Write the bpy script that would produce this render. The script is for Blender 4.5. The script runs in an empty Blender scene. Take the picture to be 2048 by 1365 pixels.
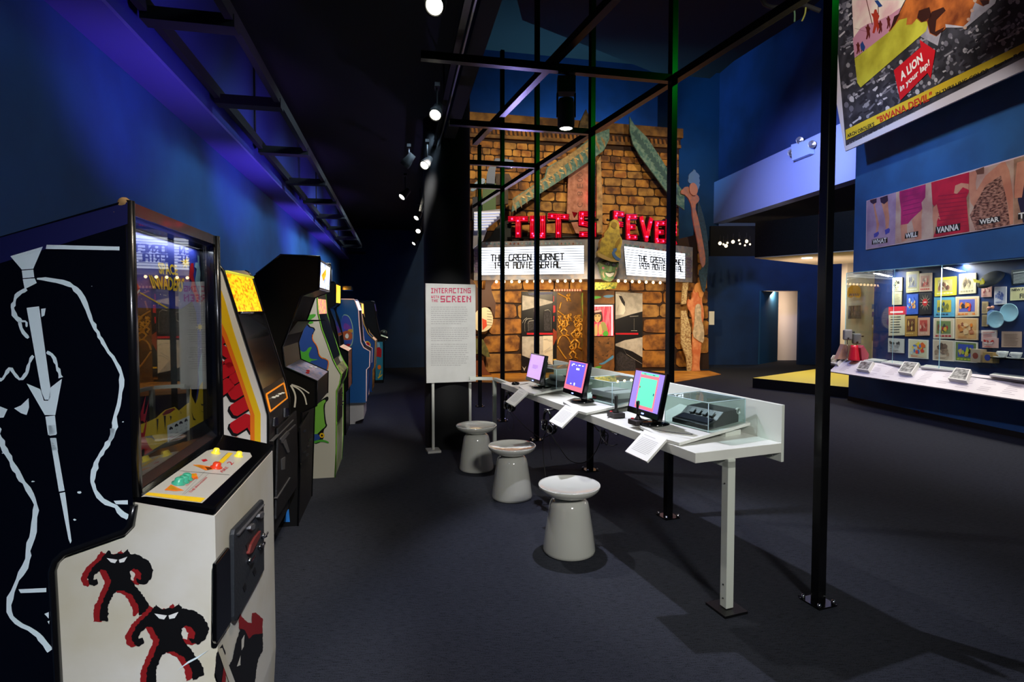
import bpy, math, random
from mathutils import Vector
def V(*a): return Vector(a[0] if len(a)==1 else a)
C = bpy.context.scene.collection
rnd = random.Random(7)
# ------------------------------------------------------------------ camera model
F, CX, PY, PIT = 1095.0, 1024.0, 662.0, math.radians(2.2)
EYE = V(0,0,1.5)
def ray(u, v):
    x = (u-CX)/F; y = -(v-PY)/F; s, c = math.sin(PIT), math.cos(PIT)
    return V(x, c+y*s, -s+y*c)
def G(u, v, z=0.0):
    d = ray(u,v); return EYE + d*((z-EYE.z)/d.z)
def AT(u, v, Y):
    d = ray(u,v); return EYE + d*(Y/d.y)
class Plane:
    """a vertical plane: origin (x,y), horizontal direction; n faces the room"""
    def __init__(s, o, d):
        s.o = V(o[0],o[1],0); s.d = V(d[0],d[1],0).normalized()
        n = V(s.d.y,-s.d.x,0)
        if n.dot(EYE-s.o) < 0: n = -n
        s.n = n
    def pt(s, u, v, off=0.0):
        d = ray(u,v); t = (s.o-EYE).dot(s.n)/d.dot(s.n)
        return EYE+d*t+s.n*off
    def st(s, u, v):
        p = s.pt(u,v); return ((p-s.o).dot(s.d), p.z)
    def P(s, a, z, off=0.0):
        return s.o+s.d*a+V(0,0,z)+s.n*off
Z = V(0,0,1)
# ------------------------------------------------------------------ materials
def lin(c):
    c = c/255.0
    return c/12.92 if c <= .04045 else ((c+.055)/1.055)**2.4
def rgb(c): return (lin(c[0]),lin(c[1]),lin(c[2]),1)
_M = {}
def mat(name, col, rough=.5, metal=0, em=0, noise=0, scale=6, coat=0, spec=None, bump=0, bscale=60, col2=None, stretch=None):
    if name in _M: return _M[name]
    m = bpy.data.materials.new(name); m.use_nodes = True; nt = m.node_tree; b = nt.nodes['Principled BSDF']
    b.inputs['Base Color'].default_value = rgb(col); b.inputs['Roughness'].default_value = rough; b.inputs['Metallic'].default_value = metal
    if spec is not None: b.inputs['Specular IOR Level'].default_value = spec
    if coat: b.inputs['Coat Weight'].default_value = coat; b.inputs['Coat Roughness'].default_value = .06
    if em:
        b.inputs['Emission Color'].default_value = rgb(col); b.inputs['Emission Strength'].default_value = em
    if noise or bump:
        tc = nt.nodes.new('ShaderNodeTexCoord'); n = nt.nodes.new('ShaderNodeTexNoise'); n.inputs['Scale'].default_value = scale; n.inputs['Detail'].default_value = 6
        src = tc.outputs['Object']
        if stretch:
            mp = nt.nodes.new('ShaderNodeMapping'); mp.inputs['Scale'].default_value = stretch; nt.links.new(src, mp.inputs['Vector']); src = mp.outputs['Vector']
        nt.links.new(src, n.inputs['Vector'])
        if noise:
            mx = nt.nodes.new('ShaderNodeMix'); mx.data_type = 'RGBA'
            c2 = col2 if col2 else tuple(max(0,k*(1-noise)) for k in col)
            mx.inputs['A'].default_value = rgb(col); mx.inputs['B'].default_value = rgb(c2)
            rp = nt.nodes.new('ShaderNodeMapRange'); rp.inputs['From Min'].default_value = .38; rp.inputs['From Max'].default_value = .64
            nt.links.new(n.outputs['Fac'], rp.inputs['Value']); nt.links.new(rp.outputs['Result'], mx.inputs['Factor'])
            nt.links.new(mx.outputs['Result'], b.inputs['Base Color'])
            if em: nt.links.new(mx.outputs['Result'], b.inputs['Emission Color'])
        if bump:
            n2 = nt.nodes.new('ShaderNodeTexNoise'); n2.inputs['Scale'].default_value = bscale; n2.inputs['Detail'].default_value = 3
            nt.links.new(src, n2.inputs['Vector'])
            bp = nt.nodes.new('ShaderNodeBump'); bp.inputs['Strength'].default_value = bump; bp.inputs['Distance'].default_value = .01
            nt.links.new(n2.outputs['Fac'], bp.inputs['Height']); nt.links.new(bp.outputs['Normal'], b.inputs['Normal'])
    _M[name] = m; return m
def glass(name, tint=(235,245,245), ior=1.5, gain=1.0):
    if name in _M: return _M[name]
    m = bpy.data.materials.new(name); m.use_nodes = True; nt = m.node_tree; nt.nodes.clear()
    o = nt.nodes.new('ShaderNodeOutputMaterial'); mx = nt.nodes.new('ShaderNodeMixShader'); t = nt.nodes.new('ShaderNodeBsdfTransparent'); g = nt.nodes.new('ShaderNodeBsdfGlossy')
    f = nt.nodes.new('ShaderNodeFresnel'); f.inputs['IOR'].default_value = ior; g.inputs['Roughness'].default_value = .0; t.inputs['Color'].default_value = rgb(tint)
    mu = nt.nodes.new('ShaderNodeMath'); mu.operation = 'MULTIPLY'; mu.use_clamp = True; mu.inputs[1].default_value = gain
    ge = nt.nodes.new('ShaderNodeNewGeometry'); mr = nt.nodes.new('ShaderNodeMapRange'); mr.inputs['To Min'].default_value = ior; mr.inputs['To Max'].default_value = 1/ior
    nt.links.new(ge.outputs['Backfacing'], mr.inputs['Value']); nt.links.new(mr.outputs['Result'], f.inputs['IOR']); nt.links.new(f.outputs[0], mu.inputs[0]); nt.links.new(mu.outputs[0], mx.inputs[0]); nt.links.new(t.outputs[0], mx.inputs[1]); nt.links.new(g.outputs[0], mx.inputs[2]); nt.links.new(mx.outputs[0], o.inputs[0])
    _M[name] = m; return m
# ------------------------------------------------------------------ mesh builder
_txt = {}
def glyphs(s, bold=0.0):
    k = (s,bold)
    if k not in _txt:
        cu = bpy.data.curves.new('t','FONT'); cu.body = s; cu.resolution_u = 2; cu.offset = bold; cu.fill_mode = 'FRONT'
        ob = bpy.data.objects.new('t',cu); me = ob.to_mesh()
        vs = [(v.co.x,v.co.y) for v in me.vertices]; fs = [tuple(p.vertices) for p in me.polygons]
        ob.to_mesh_clear(); bpy.data.objects.remove(ob); bpy.data.curves.remove(cu)
        _txt[k] = (vs,fs)
    return _txt[k]
class MB:
    def __init__(s): s.v=[]; s.f=[]; s.m=[]; s.sm=[]; s.mats=[]
    def mi(s, m):
        if m not in s.mats: s.mats.append(m)
        return s.mats.index(m)
    def face(s, pts, m, smooth=False):
        k = len(s.v); s.v += [V(*p) if not isinstance(p,Vector) else p for p in pts]
        s.f.append(list(range(k,k+len(pts)))); s.m.append(s.mi(m)); s.sm.append(smooth); return s
    def raw(s, vs, fs, m, smooth=False):
        k = len(s.v); s.v += vs
        for f in fs: s.f.append([k+i for i in f]); s.m.append(s.mi(m)); s.sm.append(smooth)
        return s
    def prism(s, pts, off, m, side=None, back=None):
        n = len(pts); off = V(*off) if not isinstance(off,Vector) else off
        nrm = V(0,0,0)
        for i in range(n):
            a, b = pts[i], pts[(i+1)%n]; nrm += a.cross(b)
        p = list(pts)
        if nrm.dot(off) > 0: p.reverse()
        q = [x+off for x in p]; k = len(s.v); s.v += p+q
        a, b, c = s.mi(m), s.mi(side or m), s.mi(back or side or m)
        s.f.append(list(range(k,k+n))); s.m.append(a); s.sm.append(False)
        s.f.append(list(range(k+2*n-1,k+n-1,-1))); s.m.append(c); s.sm.append(False)
        for i in range(n):
            j = (i+1)%n; s.f.append([k+j,k+i,k+n+i,k+n+j]); s.m.append(b); s.sm.append(False)
        return s
    def ob(s, o, a, b, c, m):
        return s.prism([o,o+a,o+a+b,o+b], c, m)
    def box(s, c, size, m, d=(1,0)):
        ax = V(d[0],d[1],0).normalized(); ay = V(-ax.y,ax.x,0); c = V(*c) if not isinstance(c,Vector) else c
        return s.ob(c-ax*size[0]/2-ay*size[1]/2-Z*size[2]/2, ax*size[0], ay*size[1], Z*size[2], m)
    def tube(s, pts, r, m, n=8, r2=None, cap=True):
        pts = [V(*p) if not isinstance(p,Vector) else p for p in pts]; k = len(s.v); N = len(pts); up = None
        for i,p in enumerate(pts):
            t = (pts[min(i+1,N-1)]-pts[max(i-1,0)])
            if t.length < 1e-9: t = V(0,0,1)
            t.normalize()
            if up is None:
                up = V(0,0,1) if abs(t.z) < .9 else V(1,0,0)
            x = t.cross(up).normalized(); y = x.cross(t).normalized(); up = y
            rr = r if r2 is None else r+(r2-r)*i/(N-1)
            for j in range(n):
                a = 2*math.pi*j/n; s.v.append(p+x*math.cos(a)*rr+y*math.sin(a)*rr)
        mi = s.mi(m)
        for i in range(N-1):
            for j in range(n):
                a = k+i*n+j; b = k+i*n+(j+1)%n; s.f.append([a,b,b+n,a+n]); s.m.append(mi); s.sm.append(True)
        if cap:
            s.f.append([k+j for j in range(n-1,-1,-1)]); s.m.append(mi); s.sm.append(False)
            s.f.append([k+(N-1)*n+j for j in range(n)]); s.m.append(mi); s.sm.append(False)
        return s
    def lathe(s, prof, c, m, n=32, axis=Z, smooth=True):
        c = V(*c) if not isinstance(c,Vector) else c; ax = axis.normalized(); x = ax.orthogonal().normalized(); y = ax.cross(x)
        k = len(s.v)
        for r,h in prof:
            for j in range(n):
                a = 2*math.pi*j/n; s.v.append(c+ax*h+(x*math.cos(a)+y*math.sin(a))*max(r,1e-5))
        mi = s.mi(m)
        for i in range(len(prof)-1):
            for j in range(n):
                a = k+i*n+j; b = k+i*n+(j+1)%n; s.f.append([a,b,b+n,a+n]); s.m.append(mi); s.sm.append(smooth)
        return s
    def ball(s, c, r, m, n=12):
        return s.lathe([(r*math.sin(math.pi*i/n*1.0), -r*math.cos(math.pi*i/n)) for i in range(n+1)], c, m, n)
    def text(s, t, o, right, up, m, w=None, h=None, bold=0.0):
        """t set in the box whose lower left corner is o; w and/or h give its real size"""
        vs, fs = glyphs(t,bold)
        if not vs: return s
        x0=min(a for a,b in vs); x1=max(a for a,b in vs); y0=min(b for a,b in vs); y1=max(b for a,b in vs)
        if w is None: sx = sy = h/(y1-y0)
        elif h is None: sx = sy = w/(x1-x0)
        else: sx = w/(x1-x0); sy = h/(y1-y0)
        return s.raw([o+right*((a-x0)*sx)+up*((b-y0)*sy) for a,b in vs], fs, m)
    def textq(s, t, q, m, bold=0.0):
        """t mapped into the quad q = lower left, lower right, upper right, upper left"""
        vs, fs = glyphs(t,bold); x0=min(a for a,b in vs); x1=max(a for a,b in vs); y0=min(b for a,b in vs); y1=max(b for a,b in vs)
        def mp(a,b):
            p=(a-x0)/(x1-x0); r=(b-y0)/(y1-y0); return (q[0]*(1-p)+q[1]*p)*(1-r)+(q[3]*(1-p)+q[2]*p)*r
        return s.raw([mp(a,b) for a,b in vs], fs, m)
    def build(s, name, parent=None, org=None, bevel=0, seg=2, label=None, cat=None, group=None, kind=None, weld=False):
        if parent is not None:
            p = parent; org = V(0,0,0)
            while p is not None: org = org+p.location; p = p.parent
        elif org is None:
            org = V((min(a.x for a in s.v)+max(a.x for a in s.v))/2,(min(a.y for a in s.v)+max(a.y for a in s.v))/2,min(a.z for a in s.v))
        me = bpy.data.meshes.new(name); me.from_pydata([tuple(a-org) for a in s.v], [], s.f)
        for m in s.mats: me.materials.append(m)
        me.polygons.foreach_set('material_index', s.m); me.polygons.foreach_set('use_smooth', s.sm); me.validate(); me.update()
        o = bpy.data.objects.new(name, me); C.objects.link(o)
        if parent is not None: o.parent = parent
        else: o.location = org
        if bevel:
            b = o.modifiers.new('edge','BEVEL'); b.width = bevel; b.segments = seg; b.limit_method = 'ANGLE'; b.angle_limit = .7
        tag(o,label,cat,group,kind); return o
def tag(o, label=None, cat=None, group=None, kind=None):
    if label: o['label'] = label
    if cat: o['category'] = cat
    if group: o['group'] = group
    if kind: o['kind'] = kind
    return o
def thing(name, loc, label, cat, group=None):
    o = bpy.data.objects.new(name, None); C.objects.link(o); o.location = loc; o.empty_display_size = .1
    return tag(o,label,cat,group)
def copy_tree(o, parent=None):
    c = o.copy(); C.objects.link(c); c.parent = parent
    for ch in list(o.children): copy_tree(ch, c)
    return c
def jag(pts, amp, n=5, seed=1, closed=True):
    """2-D outline with a shaggy edge"""
    r = random.Random(seed); out = []
    N = len(pts)
    for i in range(N if closed else N-1):
        a, b = pts[i], pts[(i+1)%N]; L = math.hypot(b[0]-a[0],b[1]-a[1]) or 1; nx, ny = (b[1]-a[1])/L, -(b[0]-a[0])/L
        out.append(a)
        k = max(1,int(L/n))
        for j in range(1,k):
            f = j/k; q = amp*(r.random()-.5)*(1.6 if j%2 else .6); out.append((a[0]+(b[0]-a[0])*f+nx*q, a[1]+(b[1]-a[1])*f+ny*q))
    if not closed: out.append(pts[-1])
    return out
def smooth2(pts, it=2, closed=True):
    for _ in range(it):
        o = []; N = len(pts)
        rng = range(N) if closed else range(N-1)
        if not closed: o.append(pts[0])
        for i in rng:
            a, b = pts[i], pts[(i+1)%N]
            o.append(tuple(a[k]*.75+b[k]*.25 for k in range(len(a)))); o.append(tuple(a[k]*.25+b[k]*.75 for k in range(len(a))))
        if not closed: o.append(pts[-1])
        pts = o
    return pts
def band(mb, pl, pts, w, m, off, jit=0, seed=3):
    """a painted stroke of width w (photo pixels) laid on plane pl"""
    r = random.Random(seed); L=[]; R=[]
    for i,p in enumerate(pts):
        a = pts[max(0,i-1)]; b = pts[min(len(pts)-1,i+1)]; dx,dy=b[0]-a[0],b[1]-a[1]; l=math.hypot(dx,dy) or 1
        ww = w/2*(1+jit*(r.random()-.5)) if not isinstance(w,(list,tuple)) else w[i]/2
        L.append((p[0]-dy/l*ww,p[1]+dx/l*ww)); R.append((p[0]+dy/l*ww,p[1]-dx/l*ww))
    for i in range(len(pts)-1):
        mb.face([pl.pt(*L[i],off),pl.pt(*L[i+1],off),pl.pt(*R[i+1],off),pl.pt(*R[i],off)], m)
# shared colours
BLK = mat('black_paint',(10,10,12),.35,bump=.1,bscale=200)
BLKG = mat('black_gloss',(6,6,8),.12,coat=.4)
BLKM = mat('black_matt',(8,8,10),.8)
STEEL = mat('black_steel',(10,10,12),.26,noise=.3,scale=8)
WHT = mat('white_board',(225,226,222),.35)
WHTP = mat('white_paper',(225,225,220),.6)
CHR = mat('chrome',(200,200,205),.15,1)
SIL = mat('silver',(150,150,152),.35,.8)
INK = mat('ink',(18,18,20),.6)
GRYI = mat('grey_ink',(150,150,150),.6)
# ================================================================== SETTING
UR = V(-.2046,.9788,0); NR = V(.9788,.2046,0)          # the left wall runs along UR, NR points into the room
O = V(-.889,1.27,0)                                      # front corner of the first cabinet
def row(s, t, z=0): return O+UR*s+NR*t+Z*z
M_WALL = mat('blue_wall_paint',(34,90,150),.75,noise=.12,scale=2.2,bump=.05,bscale=140)
M_WALLD = mat('dark_blue_wall_paint',(14,50,96),.8,noise=.15,scale=2)
M_SOF = mat('soffit_paint',(96,90,176),.8)
M_CEIL = mat('black_ceiling',(4,5,6),.9,noise=.3,scale=1.5)
# carpet
m = bpy.data.materials.new('charcoal_carpet'); m.use_nodes = True; nt = m.node_tree; b = nt.nodes['Principled BSDF']; b.inputs['Roughness'].default_value = .95; b.inputs['Specular IOR Level'].default_value = .15
tc = nt.nodes.new('ShaderNodeTexCoord'); mp = nt.nodes.new('ShaderNodeMapping'); mp.inputs['Scale'].default_value = (22,260,1); nt.links.new(tc.outputs['Object'],mp.inputs['Vector'])
n1 = nt.nodes.new('ShaderNodeTexNoise'); n1.inputs['Scale'].default_value = 1; n1.inputs['Detail'].default_value = 4; nt.links.new(mp.outputs[0],n1.inputs['Vector'])
n2 = nt.nodes.new('ShaderNodeTexNoise'); n2.inputs['Scale'].default_value = 220; n2.inputs['Detail'].default_value = 3; nt.links.new(tc.outputs['Object'],n2.inputs['Vector'])
ad = nt.nodes.new('ShaderNodeMath'); ad.operation = 'ADD'; nt.links.new(n1.outputs['Fac'],ad.inputs[0]); nt.links.new(n2.outputs['Fac'],ad.inputs[1])
cr = nt.nodes.new('ShaderNodeValToRGB'); cr.color_ramp.elements[0].position=.75; cr.color_ramp.elements[0].color=rgb((14,16,19)); cr.color_ramp.elements[1].position=1.3; cr.color_ramp.elements[1].color=rgb((48,51,60))
hf = nt.nodes.new('ShaderNodeMath'); hf.operation='MULTIPLY'; hf.inputs[1].default_value=1.0; nt.links.new(ad.outputs[0],hf.inputs[0]); nt.links.new(hf.outputs[0],cr.inputs['Fac']); nt.links.new(cr.outputs[0],b.inputs['Base Color'])
bp = nt.nodes.new('ShaderNodeBump'); bp.inputs['Strength'].default_value=.5; bp.inputs['Distance'].default_value=.006; nt.links.new(ad.outputs[0],bp.inputs['Height']); nt.links.new(bp.outputs[0],b.inputs['Normal'])
CARPET = m
def S(name, mb, **k): return mb.build(name, kind='structure', **k)
S('floor', MB().ob(V(-6,-3,-.1),V(18,0,0),V(0,26,0),V(0,0,.1),CARPET))
# left wall with its soffit
WT = -.80
mb = MB(); mb.ob(row(-4,WT-.15),UR*17,NR*.15,Z*2.77,M_WALL); S('wall_left', mb)
mb = MB(); mb.ob(row(-4,WT-.15,2.77),UR*17,NR*.38,Z*.02,M_SOF); mb.ob(row(-4,WT+.21,2.79),UR*17,NR*.02,Z*1.6,mat('soffit_face',(30,44,120),.8)); S('trim_1', mb)
mb = MB(); mb.ob(row(13,-1.2),NR*9,UR*.15,Z*8.3,M_WALLD); S('wall_far', mb)
S('ceiling', MB().ob(V(-6,-3,8.3),V(20,0,0),V(0,26,0),V(0,0,.1),M_CEIL))
mb = MB(); mb.ob(row(-4,-.55,3.55),UR*17.5,NR*1.65,Z*.1,M_CEIL); mb.ob(row(-4,1.1,3.3),UR*17.5,NR*.12,Z*5,M_CEIL); S('ceiling_left', mb)
mb = MB(); mb.ob(V(-6,-2.2,0),V(18,0,0),V(0,-.15,0),V(0,0,8.3),M_WALLD); S('wall_rear', mb)
# dark upper beam boxes of the ceiling seen over the frame
zc=7.2; mb = MB(); mb.prism([G(1345,160,zc),G(1368,152,zc),G(1420,157,zc),G(1440,140,zc),G(1600,38,zc),G(1640,0,zc),G(1760,-140,zc),V(-1,3,zc),V(.2,11,zc)],V(0,0,.3),M_CEIL); S('ceiling_centre', mb)
# ladder of black slats under the soffit
tr = thing('ceiling_slat_frame', row(5,-.3,2.85), 'long black ladder-like slat frame hanging along the blue wall above the arcade row','frame')
LS = -.80+.27; LE = -.80+.63
for t in (LS,LE): MB().ob(row(-1.5,t,2.86),UR*12.5,NR*.035,Z*.07,BLKM).build('rail',tr)
Ys = [1095*1.35/k for k in (760,557,402,309,250,212,183,160,141,125,112)]
for Y in Ys:
    s = (Y-O.y)/UR.y; MB().ob(row(s,LS,2.83),UR*.09,NR*(LE-LS+.04),Z*.06,BLKM).build('slat',tr)
for s in (0.2,3.5,7,10):
    MB().tube([row(s,LS,2.9),row(s,LS,3.56)],.008,BLKM).build('hanger',tr)
# round column
pc = G(890,901)+V(0,.27,0)
mb = MB(); mb.lathe([(.255,0),(.255,.0),(.255,8.3)],(pc.x,pc.y,0),mat('column_paint',(9,10,12),.75,spec=.25),40); S('column', mb)
# ------------------------------------------------------------------ right side
wr = Plane((5.62,9.05),(-.0256,1))
mb = MB()
mb.prism([wr.P(0,2.09),wr.P(-9,2.09),wr.P(-11,8.3),wr.P(0,8.3)],V(.6,0,0),M_WALL)
S('wall_right', mb)
base = Plane((5.57,9.02),(-.36,2.66))
mb = MB(); mb.prism([base.P(0,0),base.P(-8,0),base.P(-8,.68),base.P(0,.68)],V(.75,.03,0),M_WALL); S('wall_right_base', mb)
S('baseboard_right', MB().prism([base.P(0,0,.012),base.P(-8,0,.012),base.P(-8,.07,.012),base.P(0,.07,.012)],-base.n*.011,BLKM))
# bulkhead and upper wall behind
bk = Plane((5.85,16.0),(.7,-5.4))
mb = MB(); zb = bk.pt(1419,450).z; zt = bk.pt(1503,330).z
mb.prism([bk.P(0,zb),bk.P(9.5,zb),bk.P(9.5,zt),bk.P(0,zt)],V(.3,.02,0),mat('bulkhead_paint',(140,158,214),.7)); S('trim_2', mb)
mb = MB(); mb.prism([bk.P(0,zt,-.12),bk.P(14,zt,-.12),bk.P(16,8.3,-.12),bk.P(0,8.3,-.12)],V(.3,0,0),mat('upper_wall_paint',(26,54,112),.8,noise=.2,scale=1)); S('wall_upper_right', mb)
mb = MB(); mb.ob(V(-3.5,16,0),V(9.5,0,0),V(0,.15,0),Z*8.3,mat('teal_blue_wall',(20,78,130),.8,noise=.2,scale=.8)); S('wall_back', mb)
mb = MB(); mb.prism([bk.P(0,zb+.02,-.02),bk.P(9.4,zb+.02,-.02),bk.P(9.4,zb+.02,-.02)+V(6,0,0),V(13,16.1,zb+.02)],Z*.1,M_CEIL); S('ceiling_back', mb)
# dark room beyond with the doorway
Yb = 14.9
def bx(u,v,Y=Yb): return AT(u,v,Y)
dl, dr_, dt = bx(1521,583).x, bx(1600,583).x, bx(1560,582).z
mb = MB()
mb.ob(V(4.9,Yb,0),V(dl-4.9,0,0),V(0,.12,0),Z*2.95,M_WALLD); mb.ob(V(dl,Yb,dt),V(dr_-dl,0,0),V(0,.12,0),Z*(2.95-dt),M_WALLD)
mb.ob(V(dr_,Yb,0),V(3.6,0,0),V(0,.12,0),Z*2.95,M_WALLD); mb.ob(V(5.38,Yb+.02,2.952),V(5.5,0,0),V(0,.1,0),Z*(AT(1424,452,Yb).z-2.952),M_CEIL); S('wall_room', mb)  # black panel on top added to stand in for the dark void
CRM = mat('cream_wall',(226,216,206),.8)
mb = MB(); mb.ob(V(dl-.3,Yb+1.3,0),V(2.6,0,0),V(0,.1,0),Z*2.6,CRM); mb.ob(V(dl-.3,Yb+.125,dt+.02),V(2.4,0,0),V(0,1.2,0),Z*.05,CRM); S('wall_corridor', mb)
TEAL = mat('teal_door_paint',(18,74,112),.7)
mb = MB(); mb.prism([V(dl,Yb-.01,0.01),V(dl+.012,Yb-.01,dt),V(bx(1557,600,Yb+.9).x,Yb+.9,dt),V(bx(1557,600,Yb+.9).x,Yb+.9,.01)],V(-.04,0,0),TEAL); S('door_1', mb)
mb = MB(); mb.ob(V(8.6,9.5,0),V(0,5.5,0),V(.12,0,0),Z*3.2,M_WALLD); S('wall_room_side', mb)
mb = MB(); mb.ob(AT(1690,745,11.6)*1.0-Z*AT(1690,745,11.6).z,V(1.0,-.03,0),V(0,.2,0),Z*2.75,CRM); S('wall_cream_pier', mb)
# exhibit platform and canopy
pA,pB,pC = G(1505,776),G(1630,790),G(1631,739,.186); pD = pB+(V(pC.x,pC.y,0)-pA)
YEL = mat('yellow_platform_top',(222,208,92),.6)
def q4(z,k=1.0): return [V(p.x,p.y,z) for p in (pA,pB+(pB-pA)*.6,pD+(pB-pA)*.6,V(pC.x,pC.y,0))]
t = thing('display_platform', V(pA.x,pA.y,0), 'low black platform with a yellow top beyond the display case','platform')
MB().prism(q4(.175),V(0,0,-.175),BLK).build('plinth',t); MB().prism(q4(.19),V(0,0,-.015),YEL,BLK).build('platform_top',t)
t = thing('canopy', V(pA.x,pA.y,2.48), 'black textured canopy box with a white underside over the yellow platform','canopy')
TEXB = mat('speckled_black',(26,26,28),.85,noise=.6,scale=90,bump=.6,bscale=90)
MB().prism(q4(3.16),V(0,0,-.66),TEXB).build('fascia',t); MB().prism(q4(2.495),V(0,0,-.015),mat('canopy_white',(235,222,205),.6)).build('soffit_panel',t)
lp = G(1614,516,2.478); MB().lathe([(.001,0),(.09,0),(.09,.012),(.001,.012)],lp-Z*.012,mat('lamp_warm',(255,240,215),.5,em=5),20).build('downlight',t)
for k,(u,v) in enumerate([(1440,487),(1447,489),(1455,486),(1466,484),(1480,488),(1490,491),(1493,483),(1478,481),(1500,489),(1452,492)]):
    p = AT(u,v,13.2); mb = MB().ball(p,.022 if k%3 else .04,mat('tiny_lamp',(255,225,180),.5,em=5),8); mb.tube([p+Z*.03,p+Z*.2],.01,BLKM,6)
    mb.build('ceiling_lamp',label='tiny warm lamp in the dark ceiling left of the black canopy',cat='lamp',group='tiny lamps in the dark ceiling beyond',org=p)
# ================================================================== ARCADE CABINETS
def onp(u, v, p0, n, off=0):
    d = ray(u,v); t = (p0-EYE).dot(n)/d.dot(n); return EYE+d*t+n*off
def K(ox, oy, sc): return lambda *a: [(ox+x*sc, oy+y*sc) for x,y in a]
def Hf(hexs): return tuple(int(hexs[i:i+2],16) for i in (0,2,4))
def flat(name, hx, rough=.45, **k): return mat(name, Hf(hx), rough, **k)
A_WHT = flat('side_art_pale','d8e8ea'); A_RED = flat('art_red','c2121f'); A_YEL = flat('art_yellow','f0c419'); A_ORG = flat('art_orange','f27a1a'); A_BLU = flat('art_blue','2b3a9c')
A_DRED = flat('art_dark_red','8c1a1c'); A_GRN = flat('art_green','4fae3c'); A_CYAN = flat('art_pale_blue','8fb9c9'); A_WH = flat('art_white','e8e8e0'); A_BLK = flat('art_black','0a0a0c'); A_PNK = flat('art_pink','d98aa0'); A_PUR = flat('art_purple','7a3fa0')
TM = mat('t_moulding_black',(14,14,16),.25,coat=.3)
class Cab:
    def __init__(s, name, s0, w, label, cat='arcade cabinet', t0=0):
        s.s0=s0; s.w=w; s.root=thing(name, row(s0+w/2,-.3), label, cat, None)
        s.N=Plane(row(s0,0),NR); s.FR=lambda t: Plane(row(s0,t),UR)
    def st(s,u,v): a,z=s.N.st(u,v); return (a,z)
    def px(s,pts): return [s.st(*p) for p in pts]
    def P(s,a,t,z): return row(s.s0+a,t,z)
    def side(s,name,prof,m,a,th,edge=None,bevel=0):
        mb=MB(); mb.prism([s.P(a,t,z) for t,z in prof],UR*th,m,edge or m); return mb.build(name,s.root,bevel=bevel)
    def seg(s,name,p,q,m,th=.018,inset=.02,label=None,w=None,a0=None,bevel=0,par=None):
        d=V(q[0]-p[0],0,q[1]-p[1]); L=math.hypot(d.x,d.z); nx,nz=d.z/L,-d.x/L   # inward normal in (t,z)
        a0 = inset if a0 is None else a0; w = s.w-2*inset if w is None else w
        A=s.P(a0,*p);B=s.P(a0,*q); n=NR*nx+Z*nz
        if n.dot(NR) > 0 or (abs(n.dot(NR))<.05 and n.z>0): n=-n
        mb=MB(); mb.prism([A,A+UR*w,B+UR*w,B],n*th,m); return mb.build(name,par or s.root,label=label,bevel=bevel)
    def fil(s,pts,a0,w,m,name='body',back=-.02):
        """hidden core that closes the cabinet between its side panels"""
        mb=MB(); mb.prism([s.P(a0,t,z) for t,z in pts],UR*w,m); return mb.build(name,s.root)
    def edge(s,pts,m,r=.009,a=0,name='edge_moulding',mb=None):
        own = mb is None; mb = mb or MB(); mb.tube([s.P(a,t,z) for t,z in pts],r,m,6)
        return mb.build(name,s.root) if own else mb
# ---------------------------------------------------------------- 1: the big one in front
c = Cab('arcade_cabinet',0,.634,'tall black and white arcade cabinet nearest the camera with shaggy stencil art')
c1,c2,c5,c6,c8 = K(0,380,.381),K(0,850,.3774),K(230,440,.2345),K(250,740,.2052),K(400,1000,.2674)
topb=(-.66,1.75-.36*.66)
CREAM = mat('cream_cabinet_paint',(214,210,196),.35,noise=.10,scale=3,col2=(196,188,160))
NAVY = mat('gloss_black_navy',(4,6,15),.22,coat=.5)
upper=[(0,1.75),topb,(-.66,0),c.st(104,1365)]
upper[3]=(upper[3][0],0)
upper+=c.px([(105,1142),(112,1122),(130,1105),(190,1085),(250,1063),(262,1050),(268,1030),(268.6,1010)])
upper+=[(0,1.09)]
low=[(-.64,0),(.10,0),(.165,.16),(.173,.29),(.173,1.0),(0,1.05),(-.64,1.05)]
c.fil(low,.004,.626,CREAM,'lower_cabinet')
def sideart(mb,pl,pts,m,off): mb.face([pl.pt(u,v,off) for u,v in pts],m)
mb=MB(); mb.prism([c.P(-.006,t,z) for t,z in upper],UR*.03,NAVY,TM); pl=c.N
AO=.0068
sideart(mb,pl,[(-140,517),(258,405.5),(258,449),(-140,572)],flat('panel_top_band','14164a',.4),AO)
for pts in ([(65,350),(235,300),(185,415),(125,420)],[(125,425),(185,420),(190,460),(130,465)],[(130,470),(192,465),(203,490),(140,522)],
            [(150,620),(215,612),(280,1080),(265,1100),(245,1100),(228,1060)],[(150,1015),(222,1045),(240,1105),(262,1105),(276,1035),(335,990),(300,1180),(245,1180)],[(248,1188),(298,1182),(308,1278),(262,1285)],[(275,1305),(305,1300),(313,1365),(283,1365)],
            [(255,290),(635,300),(635,320),(250,312)],[(-90,1105),(0,1130),(50,1150),(30,1193),(-40,1198)],[(85,1145),(120,1130),(160,1092),(163,1140),(150,1180),(120,1170)],
            [(226,625),(250,622),(243,660),(228,668)]):
    sideart(mb,pl,c1(*pts),A_WHT,AO)
for pts in ([(262,0),(302,0),(308,50),(272,55)],[(275,68),(303,66),(352,345),(322,350)],[(325,358),(354,352),(388,610),(382,625),(372,600)],[(610,398),(685,395),(685,418),(622,416)],[(108,865),(255,858),(255,880),(120,885)],[(245,995),(268,985),(268,1020)],[(262,1035),(272,1030),(270,1050)]):
    sideart(mb,pl,c2(*pts),A_WHT,AO)
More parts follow.
